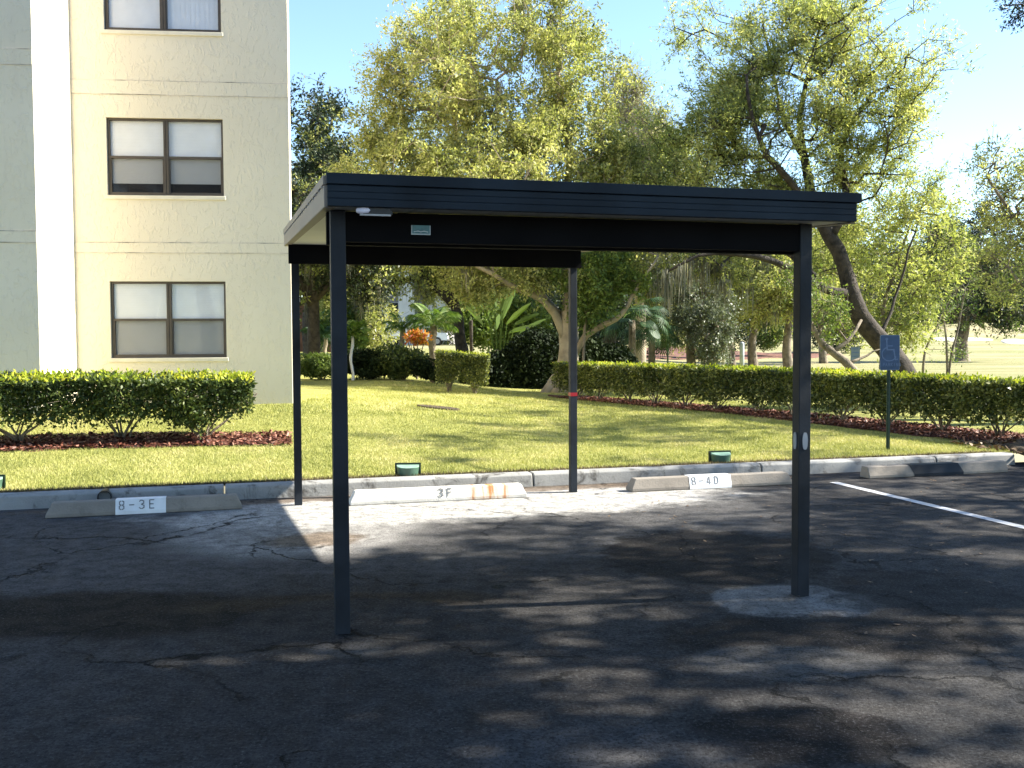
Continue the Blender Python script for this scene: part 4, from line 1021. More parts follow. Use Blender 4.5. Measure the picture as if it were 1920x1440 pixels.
def boxshrub(label, px, Y, w_, h_, seed, mat='hedge_r', n=14000, ls=.05):
    c = onY(px, Y); return hedge('clipped_shrub', label, (c.x - w_ / 2, Y), (c.x + w_ / 2, Y), w_ * .8, h_, 2, n, ls, mat, .04, seed, .30, taper=.6)
boxshrub('single square clipped shrub alone on the lawn', 868, 21.4, 1.12, .84, 31)
# planting behind the lawn, left of centre
shrub('shrub', 'sunlit leafy shrub row beside the building corner', 'shrub', 605, 25.5, 1.7, .70, 9000, .09, 'oak_low', 32, asp=.4, clump=22)
shrub('shrub', 'dark leafy shrub behind the front left post', 'shrub', 700, 25.2, 1.6, .75, 9000, .10, 'mound', 33, asp=.4, clump=18)
shrub('shrub', 'dark tall shrub under the orange croton', 'shrub', 757, 25.0, 1.5, .92, 9000, .10, 'hedge', 34, asp=.4, clump=18)
shrub('shrub', 'low dark shrub left of the square shrub', 'shrub', 812, 24.6, 1.2, .66, 7000, .09, 'mound', 35, clump=14)
cr = shrub('croton', 'orange and yellow croton bush above the dark shrubs', 'plant', 782, 26.2, .95, 1.45, 10, .1, 'croton', 36, clump=8)
for ch in list(cr.children):
    if ch.name.startswith('foliage'): bpy.data.objects.remove(ch)
rng = np.random.RandomState(37); ctr = at(783, 634, 26.2) - cr.location; PP = unit(rng.normal(size=(520, 3))) * rng.uniform(.4, 1, (520, 1)) * np.array([.38, .3, .20]) + np.array(ctr)
leaves('foliage', PP, .12, 'croton', cr, rng, .35, -.4)
# dark ivy mound
mn = onY(1035, 27)
md = empty('ivy_mound', mn, 'large dark mound of glossy vines behind the oak trunk', 'bush'); rng = np.random.RandomState(38)
def mound_pts(n):
    P = []
    for (px, py0, w_, wt) in ((950, 650, 75, .3), (1010, 610, 80, .35), (1085, 620, 85, .35), (1150, 640, 60, .2), (900, 668, 40, .08)):
        c = at(px, 725, 27); top = at(px, py0, 27); hh = top.z - c.z; k = int(n * wt); d = unit(rng.normal(size=(k, 3))); d[:, 2] = np.abs(d[:, 2]); P.append(np.array([c.x, 27.3, c.z - .1]) + d * rng.uniform(.82, 1.03, (k, 1)) * np.array([w_ * 27 / F, 1.5, hh]))
    return np.concatenate(P) - np.array(mn)
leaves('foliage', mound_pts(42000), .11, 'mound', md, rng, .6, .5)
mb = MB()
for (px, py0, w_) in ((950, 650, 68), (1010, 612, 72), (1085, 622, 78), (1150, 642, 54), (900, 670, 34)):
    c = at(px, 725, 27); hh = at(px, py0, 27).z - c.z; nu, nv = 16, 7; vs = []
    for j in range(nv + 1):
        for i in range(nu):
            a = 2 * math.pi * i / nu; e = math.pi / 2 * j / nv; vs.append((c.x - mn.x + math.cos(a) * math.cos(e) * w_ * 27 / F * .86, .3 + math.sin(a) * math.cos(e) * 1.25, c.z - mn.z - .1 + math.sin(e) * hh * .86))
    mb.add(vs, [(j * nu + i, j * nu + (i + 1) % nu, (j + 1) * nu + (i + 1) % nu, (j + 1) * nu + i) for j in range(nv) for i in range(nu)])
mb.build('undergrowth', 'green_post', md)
# ================================================================== TREES
# big oak behind the lawn
Y1 = 24.6
b = onY(1052, Y1)
def low(l, z): l[0] = (l[0][0], l[0][1], z - .15, l[0][3]); return l
oakl = [low(pl(Y1, (1050, 738, 0, .40), (1062, 700, 0, .27), (1068, 650, 0, .235), (1066, 600, 0, .24), (1075, 545, 0, .20), (1082, 470, .3, .15), (1060, 380, .2, .12), (1070, 300, 0, .09), (1050, 200, -.3, .06), (1045, 110, -.3, .035)), b.z),
        pl(Y1, (1062, 640, 0, .13), (1035, 580, -.2, .105), (1000, 553, -.5, .08), (950, 530, -.9, .06), (900, 500, -1.2, .05), (850, 470, -1.4, .05)),
        pl(Y1, (1045, 590, 0, .13), (1020, 560, .2, .12), (985, 510, .4, .10), (950, 440, .8, .08), (900, 360, 1., .06), (860, 270, 1., .045), (840, 150, .8, .03)),
        pl(Y1, (1080, 470, .3, .12), (1120, 400, .6, .09), (1130, 320, .8, .06), (1120, 230, .6, .04)),
        pl(Y1, (1060, 380, .2, .09), (1000, 320, -.4, .07), (960, 250, -.8, .05), (930, 150, -.8, .035)),
        pl(Y1, (1078, 665, 0, .09), (1100, 628, -.3, .085), (1140, 605, -.6, .075), (1165, 588, -.8, .065), (1185, 555, -.9, .05), (1205, 525, -1., .035), (1235, 480, -1., .02)),
        pl(Y1, (1050, 700, 0, .14), (1030, 728, -.1, .13), (1015, 745, -.2, .09))]
tree('oak_tree', 'large spreading oak with a pale flared trunk behind the carport', 'tree', b, oakl,
     bl(Y1, (850, 60, 70, 60, .5, 1.), (760, 110, 60, 45, 0, .5), (730, 150, 45, 30, 0, .3), (870, 170, 110, 80, 0, 1.8), (1010, 60, 95, 60, 0, 1.3), (1060, 150, 80, 80, -.5, 1.2), (960, 210, 120, 90, -.8, 1.8),
        (1090, 250, 85, 80, 0, 1.2), (760, 230, 90, 60, .5, 1.), (740, 330, 110, 80, 0, 1.8), (880, 340, 120, 90, -1, 2.2), (1040, 350, 120, 90, -1, 2.2), (1160, 360, 70, 90, 0, .9), (960, 440, 150, 70, 0, 1.6), (800, 440, 120, 60, 0, 1.2), (680, 410, 50, 60, .8, .5), (900, 520, 90, 35, -.6, .9), (1010, 500, 60, 35, -.8, .6), (1190, 430, 60, 60, 0, .5), (930, 250, 270, 235, 0, 3.2)),
     1500, 200000, .088, 'oak', 'bark_pale', seed=41, clr=.30, second=('willow', .12), moss=26, asp=.42, tw=3, min_r=.006)
tree('oak_sprouts', 'bright leafy sprouts hanging beside the oak trunk', 'plant', onY(1120, Y1 - .6), [low(pl(Y1 - .6, (1090, 700, 0, .04), (1095, 620, 0, .03), (1105, 560, 0, .03), (1110, 500, 0, .02)), b.z)],
     bl(Y1 - .7, (1125, 520, 60, 50, 0, 1.), (1110, 575, 35, 35, 0, .6), (1050, 510, 40, 30, 0, .35)), 120, 15000, .10, 'oak_low', 'bark', seed=42, clr=.22, tw=2)

# leaning tree by the sign
Y2 = 24.
b = onY(1712, Y2)
lt = [low(pl(Y2, (1712, 735, 0, .36), (1690, 690, 0, .27), (1650, 640, 0, .25), (1612, 590, 0, .22), (1592, 530, 0, .19), (1572, 470, 0, .18), (1545, 425, .1, .17), (1525, 380, .2, .13), (1510, 300, .3, .10), (1500, 220, .2, .07), (1520, 120, 0, .045), (1540, 40, 0, .03)), b.z),
      pl(Y2, (1560, 440, 0, .11), (1590, 380, .3, .10), (1575, 310, .5, .08), (1590, 240, .6, .06), (1640, 170, .6, .035)),
      pl(Y2, (1535, 400, .1, .10), (1480, 340, -.3, .09), (1440, 290, -.6, .07), (1410, 220, -.8, .05), (1400, 140, -.8, .03)),
      pl(Y2, (1592, 550, 0, .12), (1555, 545, -.4, .10), (1510, 520, -.7, .09), (1450, 490, -1, .075), (1380, 475, -1.3, .06), (1310, 480, -1.5, .04), (1250, 510, -1.5, .025)),
      pl(Y2, (1530, 520, -.5, .07), (1470, 470, -.3, .07), (1400, 440, 0, .055), (1320, 430, .3, .04), (1240, 440, .3, .03)),
      pl(Y2, (1650, 630, 0, .05), (1680, 560, .4, .035), (1705, 470, .5, .025), (1735, 370, .5, .012)),
      pl(Y2, (1510, 300, .3, .07), (1470, 230, .8, .055), (1450, 130, 1, .04), (1430, 40, 1, .025))]
tree('leaning_tree', 'tree with a dark trunk leaning left behind the blue sign', 'tree', b, lt,
     bl(Y2, (1450, 50, 60, 55, .5, .8), (1540, 60, 80, 55, 0, 1.), (1610, 120, 70, 60, 0, .9), (1680, 190, 50, 65, 0, .55), (1640, 240, 80, 60, 0, .8), (1400, 130, 70, 60, 0, .8), (1500, 170, 110, 80, 0, 1.4),
        (1340, 230, 60, 60, 0, .5), (1420, 260, 100, 70, 0, 1.1), (1560, 290, 90, 60, .3, 1.), (1310, 330, 70, 50, 0, .6), (1400, 350, 90, 50, 0, .8), (1500, 380, 80, 40, .5, .5), (1600, 400, 50, 60, .6, .5), (1725, 400, 40, 60, .5, .35), (1560, 480, 40, 50, 1, .4), (1490, 210, 235, 205, .3, 3.0), (1710, 210, 35, 45, 0, .3), (1580, 60, 60, 50, 0, .4), (1300, 420, 80, 50, 0, .8), (1330, 500, 90, 40, -.5, .5), (1290, 290, 55, 60, 1, .7), (1340, 210, 60, 55, 1., .6), (1250, 370, 60, 50, 1, .7)),
     1350, 115000, .098, 'willow', 'bark_dark', seed=43, clr=.30, moss=60, mzmax=4.6, mxmax=7.4, asp=.30, tw=5, droop=.0, min_r=.006, second=('yellow', .12), bare=.12)
tree('leafy_branching_tree', 'yellow green young tree filling the space right of the leaning trunk', 'tree', onY(1660, 26.5),
     [low(pl(26.5, (1650, 740, 0, .06), (1655, 640, 0, .05), (1660, 560, 0, .045), (1690, 470, 0, .035), (1720, 380, 0, .02)), b.z), pl(26.5, (1655, 640, 0, .04), (1610, 560, .3, .03), (1560, 500, .3, .02))],
     bl(26.5, (1660, 500, 70, 75, .3, 1.2), (1690, 590, 55, 40, 0, .8), (1730, 400, 45, 55, 0, .45), (1620, 440, 50, 50, .4, .5), (1600, 600, 45, 40, .8, .4), (1760, 470, 40, 50, 0, .4), (1720, 520, 45, 60, 0, .5), (1560, 470, 30, 60, .8, .3)),
     340, 16000, .105, 'yellow', 'bark', seed=44, clr=.34, tw=3, second=('willow', .3), asp=.4)
# low curving trunk left of the sign
Y = 21.5
tree('curving_shrub_tree', 'low tree with a bare brown trunk arching right behind the hedge', 'tree', onY(1630, Y),
     [low(pl(Y, (1640, 745, 0, .12), (1605, 697, 0, .10), (1560, 660, 0, .085), (1530, 625, 0, .06), (1510, 580, 0, .04), (1500, 540, 0, .02)), onY(1630, Y).z),
      pl(Y, (1560, 660, 0, .06), (1590, 640, 0, .04), (1615, 600, .3, .03)), pl(Y, (1535, 640, 0, .05), (1545, 590, .2, .03), (1575, 555, .2, .02)),
      pl(Y, (1590, 680, 0, .04), (1625, 668, .2, .025), (1650, 655, .2, .012))],
     bl(Y, (1535, 570, 40, 45, 0, 1), (1560, 610, 30, 30, 0, .4), (1505, 520, 25, 40, 0, .4)), 60, 2000, .085, 'oak_low', 'bark', seed=45, clr=.22, tw=6)

# mid trees over the pale red mulch, with moss
for i, (px, Y, yt, rw, sd, lab, mt) in enumerate([(1413, 44, 440, 95, 51, 'mossy oak second from the front right post, over red mulch', 'oak'), (1478, 41, 430, 80, 52, 'mossy oak with a thin trunk just left of the front right post', 'oak'),
        (1372, 45, 420, 85, 53, 'oak with twin dark trunk behind the pale bollard', 'oak'), (1545, 52, 420, 80, 54, 'dark green tree behind the low curving trunk', 'darkoak')]):
    b = onY(px, Y)
    tree('oak_tree', lab, 'tree', b, [low(pl(Y, (px, 668, 0, .24), (px - 3, 640, 0, .17), (px + 2, 600, 0, .15), (px - 6, 550, 0, .13), (px + 8, 500, 0, .12)), b.z), pl(Y, (px, 590, 0, .15), (px - 35, 540, -.5, .1), (px - 60, 500, -1, .07)), pl(Y, (px, 570, 0, .15), (px + 30, 520, .5, .1), (px + 55, 480, 1, .06))],
         bl(Y, (px, yt + 40, rw, 60, 0, 1.5), (px - 50, yt + 100, rw * .6, 45, -1, 1), (px + 50, yt + 95, rw * .6, 45, 1, 1), (px, yt + 130, rw * .8, 30, -2, .9)),
         300, 26000, .15, mt, 'bark', group='mossy oaks over the mulch bed', seed=sd, clr=.5, moss=45, tw=4, second=('willow', .2), min_r=.012)
# silvery drooping tree and its neighbours
Y = 31; b = onY(1325, Y)
tree('silver_tree', 'grey green drooping tree at the edge of the pale mulch', 'tree', b, [low(pl(Y, (1300, 690, 0, .16), (1295, 640, 0, .13), (1310, 580, 0, .10), (1330, 520, 0, .06)), b.z), pl(Y, (1297, 620, 0, .08), (1340, 600, -.4, .06), (1355, 650, -.6, .03))],
     bl(Y, (1300, 560, 50, 55, 0, 1.2), (1340, 610, 38, 50, -.5, 1.), (1340, 660, 24, 28, -.5, .4), (1260, 540, 45, 45, .3, .8), (1290, 500, 60, 40, .6, .7)), 260, 26000, .085, 'silver', 'bark', seed=55, clr=.26, moss=14, tw=5)
# bare-twig trees showing above the roof between the two crowns
Y = 38; b = onY(1190, Y)
tree('bare_tree', 'thin pale twiggy tree between the two large crowns', 'tree', b, [low(pl(Y, (1200, 690, 0, .25), (1200, 560, 0, .2), (1190, 450, 0, .16), (1180, 350, 0, .12), (1190, 250, 0, .06)), b.z), pl(Y, (1195, 450, 0, .12), (1230, 380, 0, .08), (1230, 280, 0, .05))],
     bl(Y, (1180, 200, 50, 50, 0, 1.), (1200, 280, 60, 60, 0, 1.3), (1180, 380, 70, 80, 0, 1.4), (1250, 450, 60, 60, 0, .9), (1150, 480, 70, 50, 0, .8), (1250, 330, 60, 80, 0, 1.)), 560, 26000, .12, 'oak', 'bark_pale', seed=56, clr=.55, tw=14, min_r=.010, bare=.2)
# left background: dark trees beside the building
for (px, Y, yt, rw, mt, sd, lab, nl) in [(585, 44, 165, 62, 'darkoak', 61, 'tall dark evergreen oak rising just beside the building corner', 26000), (650, 47, 300, 60, 'oak', 62, 'olive green tree behind the left end of the carport roof', 22000)]:
    b = onY(px, Y)
    tree('background_tree', lab, 'tree', b, [low(pl(Y, (px, 690, 0, .4), (px - 4, 600, 0, .32), (px + 6, 480, 0, .25), (px, 350, 0, .15), (px, yt + 60, 0, .08)), b.z), pl(Y, (px, 560, 0, .2), (px + 30, 480, 0, .14), (px + 45, 420, 0, .08))],
         bl(Y, (px - 5, yt + 50, rw, 55, 0, 1.), (px + 15, yt + 140, rw * .9, 70, 0, 1.3), (px - 10, yt + 240, rw * .95, 80, 0, 1.4), (px + 30, yt + 320, rw * 1.1, 60, 0, 1.2)), 380, nl, .17, mt, 'bark_dark', seed=sd, clr=.55, tw=3, min_r=.012, second=('oak', .25) if mt == 'darkoak' else None)
# shaded mossy oaks seen under the roof, left
for (px, Y, sd, lab, xs) in [(588, 33, 63, 'dark trunked mossy oak seen between the two left posts', 0), (715, 40, 64, 'mossy oak arching over the far white building', -40), (830, 38, 65, 'oak bough with sunlit leaves left of the big trunk', 20), (1145, 33, 66, 'dark trunked oak in shade right of the rear right post', 0)]:
    b = onY(px, Y)
    tree('mossy_oak', lab, 'tree', b, [low(pl(Y, (px + xs * 2, 690, 0, .28), (px + xs * 1.6, 620, 0, .20), (px + xs, 560, 0, .17), (px, 500, 0, .14), (px + 20, 430, 0, .12)), b.z), pl(Y, (px + xs, 570, 0, .2), (px - 30, 520, 0, .15), (px - 60, 480, 0, .09)), pl(Y, (px + xs, 560, 0, .18), (px + 45, 525, 0, .12), (px + 90, 515, 0, .06))],
         bl(Y, (px - 20, 470, 70, 45, 0, 1.), (px + 50, 480, 70, 50, 0, 1.2), (px + 90, 535, 45, 22, 0, .5), (px - 40, 540, 30, 30, 0, .3), (px, 400, 90, 60, 0, 1.), (px + 100, 440, 60, 50, 0, .7)), 300, 24000, .13, 'oak' if sd != 63 else 'darkoak', 'bark_dark', group='mossy oaks behind the carport', seed=sd, clr=.42, moss=70, tw=6, second=('willow', .25), min_r=.010)
# golf course tree on the right, with its bare twigs
Y = 56; b = onY(1803, Y)
tree('course_tree', 'round crowned tree alone on the fairway right of the sign', 'tree', b, [low(pl(Y, (1803, 691, 0, .62), (1804, 670, 0, .36), (1802, 640, 0, .34), (1808, 610, 0, .33), (1800, 570, 0, .25), (1790, 520, 0, .15)), b.z), pl(Y, (1806, 615, 0, .2), (1840, 570, .5, .16), (1870, 530, 1, .1)), pl(Y, (1803, 605, 0, .2), (1770, 570, -.5, .15), (1745, 540, -1, .08))],
     bl(Y, (1800, 510, 75, 60, 0, 1.6), (1865, 540, 65, 45, 0, 1.1), (1745, 560, 45, 35, 0, .8), (1850, 590, 60, 22, -2, .7), (1770, 460, 50, 40, 0, .6)), 330, 30000, .17, 'oak_low', 'bark', seed=67, clr=.6, tw=8, second=('darkoak', .5), min_r=.016)
# pale tree entering from the right edge
Y = 19.; b = onY(2050, Y)
tree('edge_tree', 'airy tree whose twigs reach in from the right edge above the hedge', 'tree', b, [low([(b.x, Y, b.z, .2), (b.x - .1, Y, 2.5, .16), (b.x - .4, Y, 3.8, .10), (b.x - .5, Y, 4.6, .04)], b.z), pl(Y, (2030, 560, 0, .09), (1960, 470, 0, .06), (1900, 400, 0, .035), (1850, 330, 0, .02)), pl(Y, (2040, 600, 0, .06), (1950, 560, 0, .04), (1890, 500, 0, .02))],
     bl(Y, (1895, 340, 65, 60, 0, 1.), (1980, 360, 90, 90, 0, 1.6), (1890, 440, 60, 60, 0, .8), (2080, 420, 100, 110, 0, 1.5), (1900, 530, 45, 35, 0, .4)), 330, 14000, .075, 'willow', 'bark', seed=68, clr=.24, tw=5, asp=.38, second=('oak', .4))
# bare saplings in front of the fairway
for (px, Y, pts, lab) in [(1730, 30, [(1728, 705), (1735, 660), (1748, 628), (1765, 590)], 'thin curved sapling just right of the blue sign'), (1776, 31, [(1776, 705), (1776, 660), (1772, 620), (1765, 560)], 'straight thin sapling left of the fairway tree'), (1780, 31, [(1778, 700), (1785, 660), (1795, 615), (1810, 540)], 'thin sapling leaning right toward the fairway tree')]:
    b = onY(px, Y)
    tree('sapling', lab, 'tree', b, [low(pl(Y, *[(x, y, 0, .045 - .008 * i) for i, (x, y) in enumerate(pts)]), b.z)], bl(Y, (pts[-1][0], pts[-1][1], 25, 35, 0, 1), (pts[1][0] + 12, pts[1][1] - 5, 16, 14, 0, .2)), 26, 500, .08, 'oak_low', 'bark', group='bare saplings behind the hedge', seed=px, clr=.25, tw=4, bare=.3)
# dark tall woods: rows of trees one can tell apart, far right and behind
def far_tree(i, px, Y, yt, rw, mt, lab, first=None):
    b = onY(px, Y); ybot = 640
    return tree('woodland_tree', lab, 'tree', b, [low(pl(Y, (px, 660, 0, .4), (px, 600, 0, .3), (px + 5, 520, 0, .2), (px, yt + 60, 0, .1)), b.z)],
         bl(Y, (px, yt + 35, rw * .7, 35, 0, 1), (px - rw * .3, yt + 90, rw, 45, 0, 1.4), (px + rw * .3, yt + 145, rw, 45, 0, 1.4), (px, yt + 200, rw * 1.1, 35, -1, 1.2)), 150, 15000, .30, mt, 'bark_dark', group='tall trees beyond the fairway', seed=700 + i, clr=1.0, tw=1, min_r=.02)
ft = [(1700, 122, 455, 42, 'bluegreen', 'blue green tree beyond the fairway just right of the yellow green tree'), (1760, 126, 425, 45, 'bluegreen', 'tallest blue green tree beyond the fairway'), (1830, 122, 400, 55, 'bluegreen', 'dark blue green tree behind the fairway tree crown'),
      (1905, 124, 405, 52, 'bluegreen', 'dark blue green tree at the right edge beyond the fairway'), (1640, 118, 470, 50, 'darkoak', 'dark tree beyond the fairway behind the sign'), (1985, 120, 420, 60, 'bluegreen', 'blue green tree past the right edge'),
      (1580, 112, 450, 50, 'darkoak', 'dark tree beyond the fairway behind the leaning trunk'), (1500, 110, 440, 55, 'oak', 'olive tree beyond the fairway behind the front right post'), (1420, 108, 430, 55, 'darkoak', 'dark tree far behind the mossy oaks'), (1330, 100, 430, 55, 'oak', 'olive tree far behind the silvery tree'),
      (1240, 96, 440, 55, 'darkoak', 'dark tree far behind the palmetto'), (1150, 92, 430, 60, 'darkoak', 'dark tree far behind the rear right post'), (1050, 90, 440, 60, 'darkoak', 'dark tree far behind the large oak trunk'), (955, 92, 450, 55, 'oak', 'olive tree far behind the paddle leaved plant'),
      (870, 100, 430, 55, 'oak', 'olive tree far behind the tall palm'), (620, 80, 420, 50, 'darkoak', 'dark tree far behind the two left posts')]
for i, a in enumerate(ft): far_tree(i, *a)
# far wood that reads as one mass under the crowns
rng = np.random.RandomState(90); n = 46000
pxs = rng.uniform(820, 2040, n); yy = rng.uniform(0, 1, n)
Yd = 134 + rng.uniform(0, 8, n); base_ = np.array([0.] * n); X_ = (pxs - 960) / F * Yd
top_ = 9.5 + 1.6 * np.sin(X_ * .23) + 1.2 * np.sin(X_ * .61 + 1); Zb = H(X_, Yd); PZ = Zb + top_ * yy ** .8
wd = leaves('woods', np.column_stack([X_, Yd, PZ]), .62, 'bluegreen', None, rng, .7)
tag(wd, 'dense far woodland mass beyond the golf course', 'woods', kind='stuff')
mb = MB()
xs = np.linspace(-14, 82, 60)
for i in range(len(xs) - 1):
    z0 = h1(xs[i], 141) - .5; mb.add([(xs[i], 141, z0), (xs[i + 1], 141, z0), (xs[i + 1], 142, z0 + 8.5), (xs[i], 142, z0 + 8.5)], [(0, 1, 2, 3)])
# offscreen oaks on the camera's right that shade the lot
sh = [('shade_oak', 'large oak out of frame to the right of the lot', (11.0, 1.6, 0), [(7.2, 5.0, 7.2, 2.7, 2.2, 1.4, 1.6), (6.6, 1.4, 7.2, 3.2, 2.6, 1.5, 1.6), (5.2, 3.6, 5.8, 1.5, 1.6, .8, .6)], 560, 70000, 71, .16),
      ('shade_oak', 'airy oak out of frame right of the stalls', (14.0, 4.0, 0), [(12.2, 5.0, 7.8, 2.6, 2.6, 1.3, 1.), (10.8, 2.6, 7.2, 1.8, 2.2, 1.2, .6), (11.2, 7.0, 7.3, 1.7, 1.2, .9, .8)], 85, 9500, 77, .15),
      ('shade_oak', 'airy oak out of frame right of the kerb end', (14.6, 8.8, 0), [(12.2, 8.4, 7.4, 2.6, 2.2, 1.4, 1.), (15.2, 9.6, 8.6, 2.8, 2.6, 1.6, 1.), (10.6, 7.2, 6.4, 1.6, 1.5, .9, .5), (12.5, 11.2, 6.8, 2., 1.7, 1.1, .5)], 230, 13000, 72, .13)]
sh += [('shade_oak', 'unseen oak added behind the camera on the left to dim the sky light', (-6.5, -5, 0), [(-4.5, -1.5, 8.2, 4.2, 3.6, 1.8, 1.), (-8, -3, 8.6, 3.6, 3.6, 2., .8), (-2, -5, 8.5, 3.5, 3.2, 2., .8)], 420, 46000, 74, .2),  # two unseen oaks added behind the camera to block sky light over the lot
       ('shade_oak', 'unseen oak added behind the camera on the right to dim the sky light', (5.5, -4.5, 0), [(3, -1, 8., 4., 3.6, 1.8, 1.), (6.5, -2.5, 8.6, 3.8, 3.6, 2., .9), (1.5, -5, 9, 3.6, 3.2, 2., .7)], 420, 46000, 75, .2),
       ('shade_oak', 'airy oak out of frame right of the lawn', (14.5, 16, 0), [(12.2, 16.2, 8.4, 2.8, 2.2, 1.4, 1.), (15, 17, 9.2, 2.8, 2.4, 1.6, .8), (12.6, 19.6, 8.6, 2.4, 1.6, 1.2, .6)], 130, 7000, 76, .14)]
for nm, lab, bb, bs, nc, nl, sd, ls in sh:
    x, y, z = bb
    tree(nm, lab, 'tree', bb, [[(x, y, -.1, .38), (x - .1, y, 2., .28), (x - .4, y + .1, 4., .24), (x - 1., y, 6., .14)], [(x - .3, y, 3.4, .2), (x - 2, y + .8, 5.2, .14), (x - 3.4, y + 1.4, 6.4, .08)]], bs, nc, nl, ls, 'darkoak', 'bark_dark', seed=sd, clr=.34, tw=2, asp=.5)
# the twig tips that show in the top right corner
Y = 12.
tree('overhanging_branch', 'dark leafy branch tip hanging into the top right corner', 'branch', Vector((7.6, 11.2, 5.9)), [[tuple(at(2080, -30, 11.2)) + (.05,), tuple(at(2000, 0, 11.5)) + (.03,), tuple(at(1925, 12, Y)) + (.015,)]],
     bl(Y, (1908, 12, 22, 20, 0, 1), (1950, 10, 40, 30, 0, 1.4)), 26, 900, .05, 'darkoak', 'bark_dark', seed=73, clr=.10, tw=2, min_r=.004, asp=.35)

for (px, Y, w_, h_, mt, sd, lab) in [(1170, 50, 4.5, 3.6, 'darkoak', 201, 'dark thicket behind the fan palms'), (1265, 58, 5., 4.4, 'oak', 202, 'olive thicket behind the silvery tree'), (1350, 62, 4.6, 4.2, 'darkoak', 203, 'dark thicket behind the pale bollard'),
        (1440, 66, 4.5, 3.6, 'oak_low', 204, 'green thicket between two mossy oaks'), (1560, 70, 5.5, 3.6, 'darkoak', 205, 'dark thicket behind the arching bare trunk'), (905, 44, 3.4, 3., 'oak_low', 206, 'green thicket left of the paddle plant'), (985, 38, 2.8, 3., 'oak_low', 207, 'green thicket right of the paddle plant'), (650, 40, 2.4, 2.6, 'oak_low', 208, 'leafy bush behind the front left post')]:
    shrub('thicket', lab, 'bush', px, Y, w_, h_, 9000, .17, mt, sd, stem=False, clump=26)
# ------------------------------------------------------------------ palms
def frond_mesh(name, ln, nl, lw, droop, mat, fold=.5, seed=0, ll=.45):
    rng = np.random.RandomState(seed); m = MB(); pts = []
    for i in range(nl + 1):
        t = i / nl; a = .95 - droop * t; pts.append((ln * t * (1 - .12 * t), ln * (.55 * t - droop * .55 * t * t)))
    for i in range(1, nl + 1):
        t = i / nl; x, z = pts[i]; l = ll * ln * math.sin(math.pi * min(1, t * .85 + .14)) ** .7
        for sgn in (-1, 1):
            tip = (x + l * .55, sgn * l * .8, z - l * fold * (.6 + .5 * rng.rand())); md_ = (x + l * .28 + lw, sgn * l * .45, z + .02)
            m.add([(x, 0, z), (x + l * .28 - lw, sgn * l * .45, z + .01), tip, md_], [(0, 1, 2, 3) if sgn < 0 else (0, 3, 2, 1)])
    for i in range(nl):
        (x0, z0), (x1, z1) = pts[i], pts[i + 1]; w_ = .018 * (1 - i / nl) + .004
        m.add([(x0, -w_, z0), (x1, -w_, z1), (x1, w_, z1), (x0, w_, z0)], [(0, 1, 2, 3)])
    o = m.build(name, mat); return o
def palm(name, label, px, Y, y_base, y_top, r_, nf, fl_, mat, bark, seed, droop=1.1, lw=.02, ll=.4, trunks=1, nl=22):
    rng = random.Random(seed); b = onY(px, Y); zt_ = at(px, y_top, Y).z - b.z
    root = empty(name, b, label, 'palm')
    for k in range(trunks):
        ox = (k - (trunks - 1) / 2) * .35
        n_ = 9; m = MB().tube([(ox + .03 * math.sin(i), 0, -.1 + (zt_ + .1) * i / n_) for i in range(n_ + 1)], [r_ * (1.15 if i % 2 else .95) for i in range(n_ + 1)], 10)
        o = m.build('trunk', bark, root, smooth=True)
    f0 = frond_mesh('frond', fl_, nl, lw, droop, mat, seed=seed, ll=ll); f0.parent = root
    for k in range(nf):
        f = f0 if k == 0 else f0.copy()
        if k: COL.objects.link(f); f.parent = root
        f.location = (0, 0, zt_); s_ = rng.uniform(.75, 1.1); f.scale = (s_, s_, s_)
        f.rotation_euler = (rng.uniform(-.2, .2), R(rng.uniform(-45, 30)) , 2.4 * k + rng.uniform(-.2, .2))
    return root
palm('palm_tree', 'bright green feather palm above the orange croton', 812, 34, 690, 606, .12, 18, 1.15, 'palm', 'bark', 81, 1.0)
palm('palm_tree', 'shorter feather palm left of the bright green one', 755, 37, 690, 612, .10, 14, .95, 'palm', 'bark', 82, 1.0)
palm('palm_tree', 'dark palm with two pale trunks between the two left posts', 601, 35, 690, 632, .07, 16, .85, 'palm_dark', 'bark_pale', 83, 1.1, trunks=2)
palm('yucca_palm', 'slim white trunked palm hard against the front left post', 660, 24.6, 700, 628, .035, 20, .55, 'palm', 'far_white', 84, .9)
